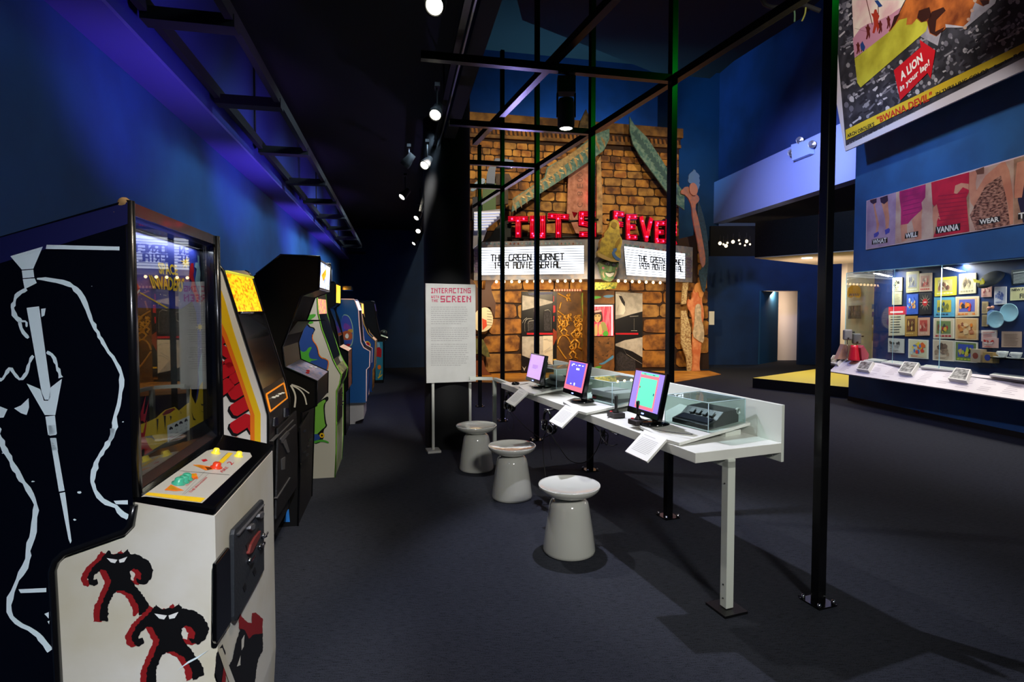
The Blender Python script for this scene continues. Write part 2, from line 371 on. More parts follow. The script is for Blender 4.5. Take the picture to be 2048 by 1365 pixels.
path=c1((205,470),(290,475),(360,490),(420,530),(450,580),(470,650),(500,710),(540,790),(570,840),(610,890),(640,950),(650,1010),(635,1080),(630,1140),(610,1200),(600,1280),(575,1330))+c2((610,0),(600,60),(545,150),(510,220),(500,300),(520,360),(560,405),(610,420),(650,465),(690,490))
path=smooth2(path,1,False); path=[(x+rnd.uniform(-1.2,1.2),y+rnd.uniform(-1.2,1.2)) for x,y in path]
path=jag(path,3.0,7,5,False); band(mb,pl,path,[rnd.uniform(6,12)*min(1,.4+i/8) for i in range(len(path))],A_WHT,AO)
p2=smooth2(c2((-70,-150),(0,0),(15,90),(60,170),(100,250),(150,320),(185,380),(203,430),(192,500),(187,580),(160,640),(155,730),(110,800),(85,860),(57,930),(60,1000),(110,1050),(180,1080),(240,1140),(275,1190)),1,False)
p2=jag(p2,3.0,8,6,False); band(mb,pl,p2,10,A_WHT,AO,.8)
for pp,w in ((c1((150,522),(95,555),(76,620),(88,665),(120,690)),8),(c1((112,690),(125,740),(160,778)),7),(c1((-60,960),(-20,1000),(0,985),(20,1000),(45,960),(65,930),(90,970),(120,1000),(150,960),(170,890),(185,870)),6),(c1((255,850),(290,870),(312,930),(328,985)),7),(c1((120,690),(150,690),(150,720)),4)):
    q=smooth2(pp,1,False); q=jag(q,2.2,5,7,False); band(mb,pl,q,w,A_WHT,AO,.8)
# scuffs
for (u,v,r) in ((161,984,5),(70,962,3),(153,1038,3),(10,905,2),(187,573,1.2),(231,425,1.4),(249,843,2.2),(243,410,4)):
    sideart(mb,pl,[(u+r*math.cos(a)*rnd.uniform(.5,1.3),v+r*.6*math.sin(a)*rnd.uniform(.5,1.3)) for a in [k*.9 for k in range(7)]],A_WHT if v>430 else flat('bare_wood','a07a48'),AO+.0004)
mb.build('side_panel',c.root,label='glossy black side panel with pale giant line art')
c.side('side_panel',upper,NAVY,.610,.03,TM)
c.fil([(-.03,1.74),(topb[0],topb[1]-.02),(-.64,1.04),(-.10,1.04),(-.10,1.70)],.03,.57,A_BLK,'hood')
c.edge([(.004,1.752),(.004,1.06)],TM,.012,.006); c.edge([(.004,1.752),(.004,1.06)],TM,.012,.628)
mb=MB(); mb.ball(c.P(.004,-.004,1.746),.0135,flat('chipped_wood','a07a48',.8),8)
c.edge([(-.153,.0),upper[4],upper[5],upper[6],upper[8],upper[9],upper[11]],TM,.009,-.002,mb=mb); mb.build('edge_moulding',c.root)
# shaggy figures on the cream side
mons=[(575,665),(600,685),(655,680),(680,658),(692,684),(740,690),(790,720),(815,770),(800,820),(770,845),(735,840),(720,815),(745,822),(752,790),(730,765),(712,760),(690,775),(695,820),(740,880),(790,950),(792,985),(740,1010),(735,960),(700,900),(650,878),(620,880),(600,900),(575,960),(575,1040),(530,1040),(535,960),(570,880),(590,830),(560,770),(535,765),(505,790),(497,820),(515,815),(522,838),(500,855),(475,845),(463,810),(490,755),(540,710)]
eyes=[[(568,705),(625,714),(612,732),(590,728)],[(632,714),(677,698),(660,726),(636,730)]]
Lp=Plane(row(.004,0),NR); mb=MB()
def figure(dx,dy,k,sd):
    tr=lambda p,ox=0,oy=0:[(575+(x-640)*k+dx+ox+65,(y-660)*k+660+dy+oy) for x,y in p]
    sideart(mb,Lp,jag(c2(*tr(mons,-34,4)),2.4,3.2,sd),A_DRED,.0008+sd*.0004); sideart(mb,Lp,jag(c2(*tr(mons)),2.4,3.0,sd+1),A_BLK,.0012+sd*.0004)
    for e in eyes: sideart(mb,Lp,c2(*tr(e)),A_WH,.0018+sd*.0004)
figure(0,0,1,1); figure(265,285,1.17,3)
sideart(mb,Lp,[(u,v) for u,v in c2((940,1300),(1000,1250),(1050,1225),(1110,1190),(1050,1235),(1000,1262))],A_WHT,.003)
mb.build('stencil_art',c.root,label='black and red shaggy stencil figures')
# hood front: header, glass, shelf
c.seg('header',(.004,1.752),(.004,1.722),TM,.02,0); c.seg('header',(.0,1.722),(-.045,1.705),BLK,.02)
GLP=Plane(row(0,-.043),UR); mb=MB()
def gl(pts,m,off): mb.face([GLP.pt(u,v,off) for u,v in pts],m)
mb.prism([c.P(.025,-.043,1.71),c.P(.609,-.043,1.71),c.P(.609,-.043,1.13),c.P(.025,-.043,1.13)],-NR*.01,A_BLK)
gl(c5((100,0),(745,200),(748,260))+c6((775,10),(778,300),(560,700),(105,880),(60,800))+[(255,760)],A_BLU,.0006)
gl(c5((100,748),(560,760),(655,695),(690,790),(700,930),(704,1365))+c6((700,200),(680,400),(620,500),(105,800),(60,800))+[(250,640)],flat('dark_screen','07070a',.1),.0010)
gl(c5((712,1365),(706,1290),(722,1190),(743,1120),(758,1180),(766,1365))+c6((775,110),(715,160)),A_CYAN,.0012)
ter=c6((60,1010),(105,975),(112,545),(200,515),(255,490),(300,468),(345,425),(385,392),(480,362),(520,398),(600,332),(622,322),(632,170),(648,262),(682,335),(702,280),(722,160),(765,95),(779,100),(782,600))
gl(ter,A_YEL,.0014)
gl(c6((355,435),(395,395),(470,372),(485,385),(430,425),(370,445)),A_DRED,.0018)
for q in (((430,450),(440,500),(450,455)),((500,375),(545,420),(520,430),(545,425)),((640,400),(665,470),(690,490),(660,490)),((735,330),(775,345),(740,350)),((140,660),(250,665),(290,690),(255,640)),((630,630),(650,660),(640,640)),((300,480),(310,620),(320,480)),((370,450),(385,600),(392,450)),((720,560),(770,500),(750,590)),((650,600),(665,585),(655,615)),((760,200),(782,260),(768,220)),((735,400),(782,420),(745,410))): gl(c6(*q),A_BLK,.0018)
gl(jag(c6((60,620),(170,615),(205,700),(240,765),(282,800),(272,880),(105,975),(60,990)),1,6,4),A_RED,.0022); gl(c6((120,800),(180,770),(180,860),(140,900)),A_BLK,.0025)
for q in (((70,700),(95,450),(105,700)),((95,560),(110,330),(125,290),(112,560)),((120,500),(195,240),(160,500)),((110,440),(185,430),(225,290),(185,520)),((90,640),(140,520),(150,520),(110,650)),((160,640),(200,490),(205,495),(185,640))): gl(c6(*q),A_RED,.0024)
gl(c6((400,545),(618,447),(622,650),(408,762)),A_WH,.0028)
for i,(x,y) in enumerate(((437,575),(490,545),(533,520),(585,497))):
    gl(c6((x-18,y+6),(x-10,y-14),(x+2,y-20),(x+14,y-12),(x+20,y-2),(x+12,y+10),(x+2,y+2),(x-8,y+14)),A_BLK,.0032)
    gl(c6((x-3,y+35),(x+6,y+31),(x+6,y+36),(x-3,y+40)),GRYI,.0032); gl(c6((x-12,y+75),(x+14,y+63),(x+14,y+67),(x-12,y+79)),GRYI,.0032)
for a,b,hh in (((420,672),(606,588),3),((420,700),(606,612),3),((420,726),(606,634),3)):
    gl(c6(a,b,(b[0],b[1]+hh),(a[0],a[1]+hh)),A_BLK,.0032)
gl(c6((420,672),(424,670),(424,724),(420,726)),A_BLK,.0032); gl(c6((602,590),(606,588),(606,634),(602,636)),A_BLK,.0032)
def star(cx,cy,r,m,k=9,sd=1):
    q=random.Random(sd); gl(c5(*[(cx+(r*q.uniform(.8,1.2) if i%2==0 else r*.38)*math.cos(i*math.pi/k),cy+(r*q.uniform(.9,1.4) if i%2==0 else r*.4)*math.sin(i*math.pi/k)) for i in range(2*k)]),m,.0022)
star(597,365,48,A_YEL); star(720,915,34,A_YEL,8,2)
gl(c5((625,470),(640,370),(662,370),(668,440),(660,470),(680,560),(705,640),(706,710),(690,700),(672,640),(640,580),(648,520),(615,480)),A_RED,.0024)
gl(c5((690,420),(672,400),(680,365),(700,365),(695,300),(712,310),(710,380),(722,450),(718,520),(732,620),(722,650),(705,600),(690,560),(676,520)),A_CYAN,.0024)
gl(c5((100,520),(165,515),(205,580),(195,630),(150,690),(100,700)),A_RED,.0022); gl(c5((100,660),(150,655),(198,590),(205,605),(155,672),(100,690)),A_WH,.0024); gl(c5((198,622),(206,616),(452,752),(430,756)),A_YEL,.0024)
rs=random.Random(5)
for i in range(46):
    x,y=(rs.uniform(215,740),rs.uniform(540,740)) if i<24 else (rs.uniform(705,752),rs.uniform(280,1100)); r=rs.uniform(1.5,4.5)
    gl(c5((x-r,y),(x,y-r*1.3),(x+r,y),(x,y+r*1.3)),A_WH,.0020)
q=c5((318,588),(565,618),(590,502),(275,470)); mb.textq('INVADERS',[GLP.pt(u,v,.0026) for u,v in q],A_BLK,.06); mb.textq('INVADERS',[GLP.pt(u-.6,v-.6,.0030) for u,v in q],A_YEL,.035)
q=c5((372,462),(530,475),(520,385),(352,360)); mb.textq('SPACE',[GLP.pt(u,v,.0026) for u,v in q],A_YEL,.035)
q=c5((402,646),(428,650),(428,642),(402,638)); mb.textq('TM',[GLP.pt(u,v,.0026) for u,v in q],A_WH)
mb.build('bezel_artwork',c.root,label='blue and yellow space bezel artwork')
MB().prism([c.P(.021,-.010,1.712),c.P(.613,-.010,1.712),c.P(.613,-.010,1.09),c.P(.021,-.010,1.09)],-NR*.003,glass('cabinet_glass',(225,230,232),1.5,.85)).build('front_glass',c.root,label='reflecting glass pane')
c.seg('shelf',(-.05,1.132),(-.002,1.066),mat('dark_shelf',(30,28,30),.22,coat=.3),.02)
c.seg('control_panel',(.0,1.070),(.178,1.022),BLKG,.022,0,bevel=.006)
p0=row(0,0,1.0712); n=NR.copy()*((1.070-1.022))+Z*.178; n.normalize(); mb=MB()
ov=c2((747,385),(775,383),(1070,418),(1090,400),(1335,170),(1325,150),(1125,132),(1095,140)); CPP=lambda u,v,o=.001: onp(u,v,p0,n,o)
mb.face([CPP(u,v) for u,v in ov],mat('panel_overlay_grey',(186,182,170),.35))
for q,m_ in (([(765,375),(785,362),(1088,392),(1062,414),(1040,412)],A_YEL),([(1155,200),(1210,150),(1235,153),(1180,207)],A_YEL),([(870,350),(905,320),(975,352),(930,356)],A_ORG),([(885,345),(905,325),(955,350)],A_YEL),([(950,270),(1040,260),(1050,290),(1000,290)],A_ORG),([(965,272),(1030,263),(1045,275)],A_YEL),([(1020,215),(1060,215),(1125,228),(1130,240),(1090,245)],A_ORG),([(1030,218),(1060,217),(1090,228),(1070,236)],A_YEL),([(1085,225),(1135,232),(1100,244)],A_BLK)):
    mb.face([CPP(u,v,.0016) for u,v in c2(*q)],m_)
for a,b in (((765,362),(1085,135)),((935,245),(1215,268)),((975,372),(1105,262)),((965,372),(1085,250)),((1150,205),(1205,150))):
    (u1,v1),(u2,v2)=c2(a,b); mb.face([CPP(u1,v1,.0015),CPP(u2,v2,.0015),CPP(u2,v2+.5,.0015),CPP(u1,v1+.5,.0015)],A_BLK)
def ptext(t,a,b,c_,d,m_): mb.textq(t,[CPP(u,v,.002) for u,v in c2(a,b,c_,d)],m_)
ptext('FIRE',(1180,258),(1210,230),(1195,225),(1165,250),A_RED); ptext('1',(1078,200),(1100,193),(1090,185),(1065,190),A_RED); ptext('2',(1225,218),(1240,205),(1215,196),(1198,207),A_RED)
ptext('CONTROL',(990,330),(1050,280),(1040,276),(980,326),A_RED); ptext('THE INVADERS',(1010,368),(1100,283),(1090,280),(998,362),A_RED)
mb.build('panel_overlay',c.root,label='cream control overlay with arrows and buttons')
for (x,y,m_,r) in ((1142,153,flat('button_yellow','e8d23a',.3,em=.4),.013),(1263,170,flat('button_yellow','e8d23a'),.013),(1145,230,flat('button_red','e2401c',.3),.016),(985,292,flat('button_green','3fa884',.3),.016),(968,305,flat('button_green','3fa884'),.016),(945,315,flat('button_green','3fa884'),.016)):
    (u,v),=c2((x,y)); p=CPP(u,v,0); MB().lathe([(.001,0),(r,0),(r,.004),(r*.72,.005),(r*.68,.014),(r*.5,.017),(.001,.017)],p,m_,20,n).build('button',c.root)
# front face
FP=c.FR(.1745); mb=MB()
def fr(pts,m,off,pl=FP): mb.face([pl.pt(u,v,off) for u,v in pts],m)
fr(jag(c8((290,845),(330,900),(355,920),(385,925),(385,850),(415,845),(450,880),(467,890),(467,1010),(420,1030),(375,1060),(345,1010),(290,960)),1.2,3,2),A_DRED,.001)
fr(jag(c8((300,965),(330,975),(360,1040),(400,1010),(467,1000),(467,1130),(430,1200),(415,1300),(400,1450),(230,1450),(200,1260),(240,1190),(260,1080)),1.2,3,5),A_BLK,.0014)
fr(jag(c8((165,1080),(190,1150),(180,1200),(190,1350),(150,1450),(110,1300),(120,1150)),1,4,7),A_BLK,.001); fr(c8((150,1420),(180,1200),(190,1240),(185,1450)),A_DRED,.0016)
fr(c8((125,1120),(160,1110),(270,1400),(230,1420)),CREAM,.002); fr(c8((305,1050),(328,1010),(322,1100),(305,1130)),CREAM,.002); fr(c8((280,1220),(298,1165),(296,1240),(270,1250)),CREAM,.002)
mb.build('front_art',c.root,label='torn red and black art on the front')
def plate(name,pts,th,m_,par=None,bev=.003,label=None,pl=FP): return MB().prism([pl.pt(u,v,th) for u,v in pts],-pl.n*th,m_).build(name,par or c.root,bevel=bev,label=label)
cd=plate('coin_door',c8((218,265),(226,222),(440,0),(449,10),(452,530),(240,910),(226,912),(220,880)),.012,mat('coin_door_grey',(34,38,42),.5,bump=.2,bscale=120))
plate('door_frame',c8((236,262),(440,36),(440,44),(240,275)),.018,SIL,cd,.001)
for (x,y) in ((337,212),(408,122)): plate('coin_slot',c8((x-22,y+14),(x-18,y-12),(x+10,y-32),(x+20,y-18),(x+14,y+14),(x-5,y+26)),.022,SIL,cd,.002)
plate('coin_entry',c8((305,345),(405,215),(408,290),(320,400)),.014,A_BLK,cd,.001); plate('coin_return',c8((312,405),(330,340),(365,280),(405,235),(395,290),(340,400),(315,415)),.02,flat('return_flap_red','6e2a26'),cd,.001)
for (x,y) in ((430,275),(405,355),(325,462)):
    (u,v),=c8((x,y)); p=FP.pt(u,v,.012); mb=MB(); mb.lathe([(.001,0),(.009,0),(.009,.008),(.005,.01),(.005,.016),(.001,.016)],p,CHR,14,NR); mb.ob(p+NR*.012-UR*.02,UR*.04,NR*.004,Z*.006,CHR); mb.build('lock',cd)
for (x,y) in ((373,542),(297,662)): plate('slot',c8((x-14,y),(x+2,y-35),(x+14,y),(x,y+35)),.0135,A_BLK,cd,0)
plate('cash_door',c8((90,480),(185,360),(198,375),(205,920),(100,1080),(88,1060)),.010,BLKG,label='plain black lower door')
# ---------------------------------------------------------------- generic cabinets
def cabinet(name,s0,w,label,side_px,side_mat,segs,back=-.66,mould=TM,mr=.007,body=A_BLK,z0=0,extra=None,top=None,tail=()):
    c=Cab(name,s0,w,label); pr=c.px(side_px) if not isinstance(side_px[0][0],str) else side_px
    pr=[(t,max(z,z0)) for t,z in pr]; tb = top if top is not None else pr[0][1]
    pr=pr+[(pr[-1][0]+a_,z_) for a_,z_ in tail]; poly=[(back,z0),(back,tb)]+pr
    if pr[-1][1]>z0+.01: poly.append((pr[-1][0],z0))
    c.poly=poly; c.pr=pr
    c.near=MB().prism([c.P(0,t,z) for t,z in poly],UR*.02,side_mat,mould); c.side('side_panel',poly,side_mat,w-.02,.02,mould)
    inn=[(t-.03 if t>back else t,min(z,tb-.03) if z>z0+.02 else z) for t,z in poly]; c.fil(inn,.02,w-.04,body,'body')
    c.edge(pr,mould,mr,.0); c.edge(pr,mould,mr,w)
    for nm,i,j,m_,kw in segs:
        p=pr[i] if isinstance(i,int) else c.st(*i); q=pr[j] if isinstance(j,int) else c.st(*j); c.seg(nm,p,q,m_,**kw)
    return c
def decal(c,pts,m,off=.0012,jit=None): c.near.face([c.N.pt(u,v,off) for u,v in pts],m)
k3=K(420,480,.3077)
# ---------------------------------------------------------------- 2: white side with stripes and red bricks
mq=mat('marquee_yellow',(255,212,30),.4,em=1.15,noise=.5,scale=30,col2=(226,110,14),stretch=(1,1,2))
pr=k3((30,150),(60,165),(90,205),(175,475),(240,680),(335,975),(345,1005),(378,1140),(378,1240))+[(535.4,1093)]
c=cabinet('arcade_cabinet',1.626,.57,'white sided arcade cabinet with orange stripes, red bricks and a glowing yellow marquee',pr,mat('white_cabinet',(226,224,218),.35),
  [('marquee',2,3,mq,dict(th=.03)),('screen_hood',3,5,BLKG,{}),('control_panel',5,7,mat('panel_black_orange',(14,12,12),.3),{}),('front_panel',7,9,mat('textured_black',(14,14,17),.5,bump=.3,bscale=160),{}),('kick_panel',9,10,BLK,{}),('kick_panel',10,11,BLK,{})],z0=.02,tail=((-.12,.15),(-.17,.02)))
def brick(cx,cy,w,h,ang=-32):
    a=math.radians(ang); ca,sa=math.cos(a),math.sin(a); r=.22*h
    pts=[(-w/2+r,-h/2),(w/2-r,-h/2),(w/2,-h/2+r),(w/2,h/2-r),(w/2-r,h/2),(-w/2+r,h/2),(-w/2,h/2-r),(-w/2,-h/2+r)]
    f=lambda k,dx=0,dy=0: k3(*[(cx+dx+(x*ca-y*sa)*k,cy+dy+(x*sa+y*ca)*k) for x,y in pts])
    decal(c,f(1.12,-6,12),A_BLK,.0012); decal(c,f(1),A_RED,.0018)
for b in ((80,640,90,70),(90,720,110,60,35),(140,790,90,62),(40,800,90,80),(105,850,120,78),(180,890,110,66),(90,960,135,84),(180,985,120,80),(205,1080,150,84),(205,1195,150,84),(275,1225,50,60)): brick(*b)
decal(c,k3((20,250),(75,330),(100,400),(150,580),(240,860),(330,1132),(330,1700),(292,1700),(290,1140),(200,870),(110,610),(20,420)),A_YEL,.0026)
decal(c,k3((20,420),(110,610),(200,870),(290,1140),(292,1700),(265,1700),(262,1130),(170,860),(90,640),(20,500)),A_ORG,.0024)
decal(c,k3((20,1290),(190,1280),(20,1322)),A_ORG,.002); decal(c,k3((20,1298),(150,1284),(20,1310)),A_YEL,.0024)
c.near.build('side_panel',c.root,label='white side panel with red brick artwork')
mf=mat('marquee_frame',(190,190,60),.3,em=.8); a,b=c.pr[2],c.pr[3]
for p in (a,b): MB().tube([c.P(.02,p[0]+.006,p[1]),c.P(c.w-.02,p[0]+.006,p[1])],.008,mf if p is a else CHR,6).build('marquee_rail',c.root)
def onseg(c,a,b,f,g,off=.002):
    n=V(0,0,0); d=(b[0]-a[0],b[1]-a[1]); L=math.hypot(*d); n=NR*(-d[1]/L)+Z*(d[0]/L); return c.P(.02+(c.w-.04)*f,a[0]+d[0]*g,a[1]+d[1]*g)+n*off
def segpoly(mb,c,a,b,pts,m,off=.002): mb.face([onseg(c,a,b,f,g,off) for f,g in pts],m)
a,b=c.pr[6],c.pr[7]; mb=MB()
for f0,f1,g0,g1 in ((.05,.95,.04,.12),(.05,.95,.88,.95),(.03,.10,.1,.9),(.9,.96,.1,.9)): segpoly(mb,c,a,b,[(f0,g0),(f1,g0),(f1,g1),(f0,g1)],mat('panel_orange_line',(255,150,20),.4,em=.4))
mb.build('panel_graphics',c.root)
for f,g in ((.3,.45),(.45,.5),(.6,.5),(.75,.55)): MB().lathe([(.001,0),(.014,0),(.014,.008),(.001,.01)],onseg(c,a,b,f,g,.001),A_WH,14,Z).build('button',c.root)
FP2=c.FR(c.pr[7][0]+.002)
cd=plate('coin_door',k3((430,1225),(550,1110),(560,1400))+[(590,975),(548,1040)],.012,mat('coin_door_black',(16,17,20),.45,bump=.2,bscale=120),c.root,pl=FP2)
for (x,y) in ((418,1185),(487,1125)): plate('coin_slot',k3((x-12,y+30),(x-10,y-28),(x+10,y-36),(x+14,y+20)),.012,CHR,c.root,.002,pl=FP2)
for q in (((440,1290),(540,1200),(540,1208),(440,1300)),): plate('door_frame',k3(*q),.016,SIL,cd,0,pl=FP2)
k4=K(430,780,.249)
for q in (((500,400),(560,330),(575,350),(510,430)),((520,430),(545,400),(575,500),(560,510)),((510,560),(540,540),(535,640),(515,645)),((470,875),(580,705),(582,712),(474,880)),((435,415),(610,240),(612,246),(438,420))): plate('chrome_fitting',k4(*q),.018,SIL,cd,0,pl=FP2)
# ---------------------------------------------------------------- 3: black cabinet with a deep control panel
pr=[(512,549),(561.5,510),(640,513),(640,519),(637.5,579),(603,592),(564.6,695),(570,735),(634,763),(633,812),(603,826),(596,1057)]
mq3=mat('marquee_white',(225,228,205),.4,em=2.4,noise=.6,scale=22,col2=(60,90,190))
c=cabinet('arcade_cabinet',2.545,.62,'all black arcade cabinet with a jutting control box and bright white-yellow marquee',pr,mat('black_vinyl',(6,6,7),.65,spec=.25),
  [('marquee',3,4,mq3,dict(th=.03,inset=.03)),('hood_underside',4,5,BLK,{}),('screen_shroud',5,6,BLKM,{}),('shelf',6,7,BLK,{}),('control_panel',7,8,mat('panel_pink_blue',(186,160,170),.35,noise=.5,scale=30,col2=(70,110,170)),dict(inset=.012)),('control_box_front',8,9,mat('dark_metal',(34,36,42),.35,.4),dict(inset=0)),('control_box_underside',9,10,BLK,{}),('front_panel',10,11,mat('textured_black',(14,14,17)),{})],top=1.45,back=-.7)
for q,w in (((525,945),(550,990),(558,1030),(550,1090)),14),(((530,945),(580,970),(615,1010),(628,1072)),11),(((530,940),(590,960),(645,998)),9): band(c.near,c.N,smooth2(k3(*q),2,False),w*.3077*.8,A_WH,.0016)
decal(c,k4((590,935),(602,1062),(552,1062)),flat('art_bright_blue','2a78c8'),.0015)
c.near.build('side_panel',c.root); FP3=c.FR(c.pr[10][0]+.004)
mb=MB(); segpoly(mb,c,c.pr[3],c.pr[4],[(0,0),(1,0),(1,.08),(0,.08)],SIL,.003); segpoly(mb,c,c.pr[3],c.pr[4],[(0,.93),(1,.93),(1,1),(0,1)],SIL,.003)
segpoly(mb,c,c.pr[3],c.pr[4],[(.1,.5),(.5,.2),(.6,.35),(.3,.7)],mat('marquee_yellow',(255,205,20)),.004); segpoly(mb,c,c.pr[3],c.pr[4],[(.5,.15),(.9,.3),(.85,.7),(.6,.8)],mat('marquee_pale',(250,250,230),.4,em=2.6),.004); mb.build('marquee_graphics',c.root)
cd=plate('coin_door',k4((672,300),(742,180),(745,520),(680,590)),.012,mat('coin_door_black',(16,17,20)),c.root,pl=FP3)
for x,y in ((690,500),(720,455),(712,520),(735,400),(690,330)): plate('chrome_fitting',k4((x,y),(x+22,y-12),(x+22,y+6),(x,y+18)),.016,CHR,cd,0,pl=FP3)
a,b=c.pr[7],c.pr[8]
for f,g in ((.2,.6),(.35,.55),(.7,.5),(.85,.6)): MB().lathe([(.001,0),(.013,0),(.013,.01),(.001,.012)],onseg(c,a,b,f,g,0),A_RED if f<.5 else A_WH,12,Z).build('button',c.root)
# ---------------------------------------------------------------- 4: pale cabinet with green edging
pr=[(600,560),(632,566),(634.4,597.6),(636.6,628.4),(644,659),(654,685.5),(666,720),(673,734),(682.8,749.8),(679,769),(673,782),(672.5,900),(670,959)]
GT=mat('green_moulding',(120,190,60),.35); mq4=mat('marquee_amber',(255,170,80),.4,em=1.6,noise=.6,scale=30,col2=(120,70,120))
c=cabinet('arcade_cabinet',3.643,.62,'pale grey arcade cabinet with green edging and blue-and-green pond art',pr,mat('pale_cabinet',(205,205,195),.4),
  [('hood_top',1,2,BLK,{}),('marquee',2,3,mq4,dict(th=.02)),('screen_glass',3,6,BLKG,{}),('control_panel',7,8,mat('panel_green_lit',(190,200,120),.4,noise=.5,scale=20,col2=(60,60,70)),{}),('control_box_front',8,9,BLK,{}),('front_panel',10,12,mat('pale_front_art',(190,196,180),.45,noise=.5,scale=7,col2=(130,150,90)),{})],mould=GT,mr=.006)
A_POND=flat('art_pond_blue','2c4f9e')
decal(c,smooth2(k3((480,560),(600,470),(640,560),(690,575),(667,615),(668,650),(700,690),(712,760),(765,775),(775,800),(765,850),(740,900),(480,900)),1),A_BLK,.001)
decal(c,smooth2(k3((480,565),(600,480),(630,565),(684,580),(660,618),(662,652),(692,692),(706,768),(760,782),(767,805),(757,845),(735,890),(480,890)),1),A_POND,.0014)
decal(c,smooth2(k3((530,800),(545,740),(575,705),(600,730),(625,725),(640,700),(665,695),(650,725),(640,745),(650,775),(715,778),(640,790),(655,845),(600,850),(560,820)),1),A_GRN,.0018)
decal(c,smooth2(k3((560,760),(600,790),(640,830),(600,830),(560,790)),1),A_BLK,.0021)
decal(c,smooth2(k3((630,490),(690,480),(685,500),(650,520),(680,540),(640,550),(625,520)),1),A_GRN,.0018)
decal(c,smooth2(k3((660,1060),(700,1060),(740,1030),(768,1015),(772,1040),(750,1060),(745,1110),(755,1190),(765,1210),(735,1240),(745,1290),(700,1330),(660,1320)),1),A_BLK,.001)
decal(c,smooth2(k3((660,1070),(700,1066),(745,1036),(755,1050),(738,1070),(738,1110),(745,1190),(755,1210),(725,1235),(690,1270),(660,1270)),1),flat('art_lime','7cc24a'),.0014)
decal(c,smooth2(k3((660,1265),(710,1262),(720,1300),(660,1310)),1),A_POND,.0018); decal(c,smooth2(k3((660,1315),(720,1295),(770,1310),(775,1326),(730,1310),(680,1325)),1),A_GRN,.0020)
decal(c,[(k3((728+17*math.cos(i*.785),1272+17*math.sin(i*.785)))[0]) for i in range(8)],A_YEL,.0022); decal(c,[(k3((728+7*math.cos(i*.785),1272+7*math.sin(i*.785)))[0]) for i in range(8)],A_BLK,.0025)
band(c.near,c.N,smooth2(k3((668,615),(664,650),(700,692),(710,765),(765,778),(772,800),(760,850)),2,False),1.6,A_ORG,.0024)
c.near.build('side_panel',c.root,label='pale side panel with a green creature in blue water')
k7=K(600,700,.1465); FP4=c.FR(c.pr[11][0]+.004)
cd=plate('coin_door',k7((510,575),(560,510),(562,910),(505,985)),.012,mat('coin_door_black',(16,17,20)),c.root,pl=FP4)
for x,y in ((545,590),(530,640),(560,700),(525,765),(552,745)): plate('chrome_fitting',k7((x,y),(x+16,y-10),(x+16,y+10),(x,y+18)),.016,CHR,cd,0,pl=FP4)
# ---------------------------------------------------------------- 5: black with a yellow-red marquee
k6=K(600,520,.1465); pr=k6((385,300),(470,302),(488,335),(488,585),(470,620),(400,660),(470,830),(520,1050),(535,1190),(655,1250))+[(696,780),(691,785),(691,872)]
c=cabinet('arcade_cabinet',5.34,.55,'slim black arcade cabinet with a yellow and red marquee beside the pale one',pr,mat('black_vinyl',(9,9,11)),
  [('marquee',2,3,mat('marquee_yellow_red',(250,225,60),.4,em=2.6,noise=.5,scale=8,col2=(250,120,20)),dict(th=.03)),('hood_underside',3,5,BLK,{}),('screen_shroud',5,7,BLKG,{}),('control_panel',8,9,mat('panel_amber',(230,150,110),.35,em=.5,noise=.4,scale=30,col2=(230,220,200)),{}),('front_panel',9,10,mat('front_art_amber',(70,36,22),.4,noise=.8,scale=14,col2=(210,130,50)),{}),('kick_panel',11,12,BLK,{})],top=1.72)
c.near.build('side_panel',c.root)
mb=MB(); mb.tube([c.P(.1,c.pr[7][0]-.02,c.pr[7][1]),c.P(.1,c.pr[5][0],c.pr[5][1]-.05)],.012,SIL,6); mb.build('lamp_bar',c.root)
MB().ob(c.P(.54,-.25,1.7),UR*.3,NR*.01,Z*.34,mat('sign_back',(18,20,30),.4)).build('topper_sign',c.root)
mb=MB(); t0,z0_=-.24,1.7
for a_,b_ in (((0,0),(.3,0)),((.3,0),(.3,.34)),((.3,.34),(0,.34)),((0,.34),(0,0))): mb.tube([c.P(.54+a_[0],t0,z0_+a_[1]),c.P(.54+b_[0],t0,z0_+b_[1])],.008,SIL,6)
mb.build('topper_frame',c.root)
# ---------------------------------------------------------------- 6: curved blue cabinet
pr=[(680,598.5),(707.7,599),(710,602),(717,621),(718.7,652),(722,685.5),(727.5,696),(740,703),(739,733.7),(733,739.6),(732.6,803)]
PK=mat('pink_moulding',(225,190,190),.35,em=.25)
c=cabinet('arcade_cabinet',5.98,.62,'curved blue arcade cabinet with an oval picture on its side and a grey pedestal',pr,mat('blue_cabinet',(32,88,150),.35),
  [('marquee',2,3,mat('marquee_bluewhite',(215,228,255),.4,em=2.5),dict(th=.03)),('screen_glass',3,5,mat('brown_glass',(44,26,20),.2),{}),('control_panel',6,7,mat('panel_dark_brown',(60,40,32),.4),{}),('front_panel',8,10,mat('blue_front',(30,70,130),.4),{})],mould=PK,mr=.007,z0=.28)
oval=smooth2(k6((560,750),(655,745),(705,830),(730,950),(727,1120),(690,1200),(560,1200)),2)
decal(c,oval,flat('art_pale_green','9cc49a'),.0012); ov2=smooth2(k6((560,762),(650,757),(697,835),(720,950),(717,1112),(682,1188),(560,1188)),2); decal(c,ov2,flat('art_sky_blue','3c50b0'),.0016)
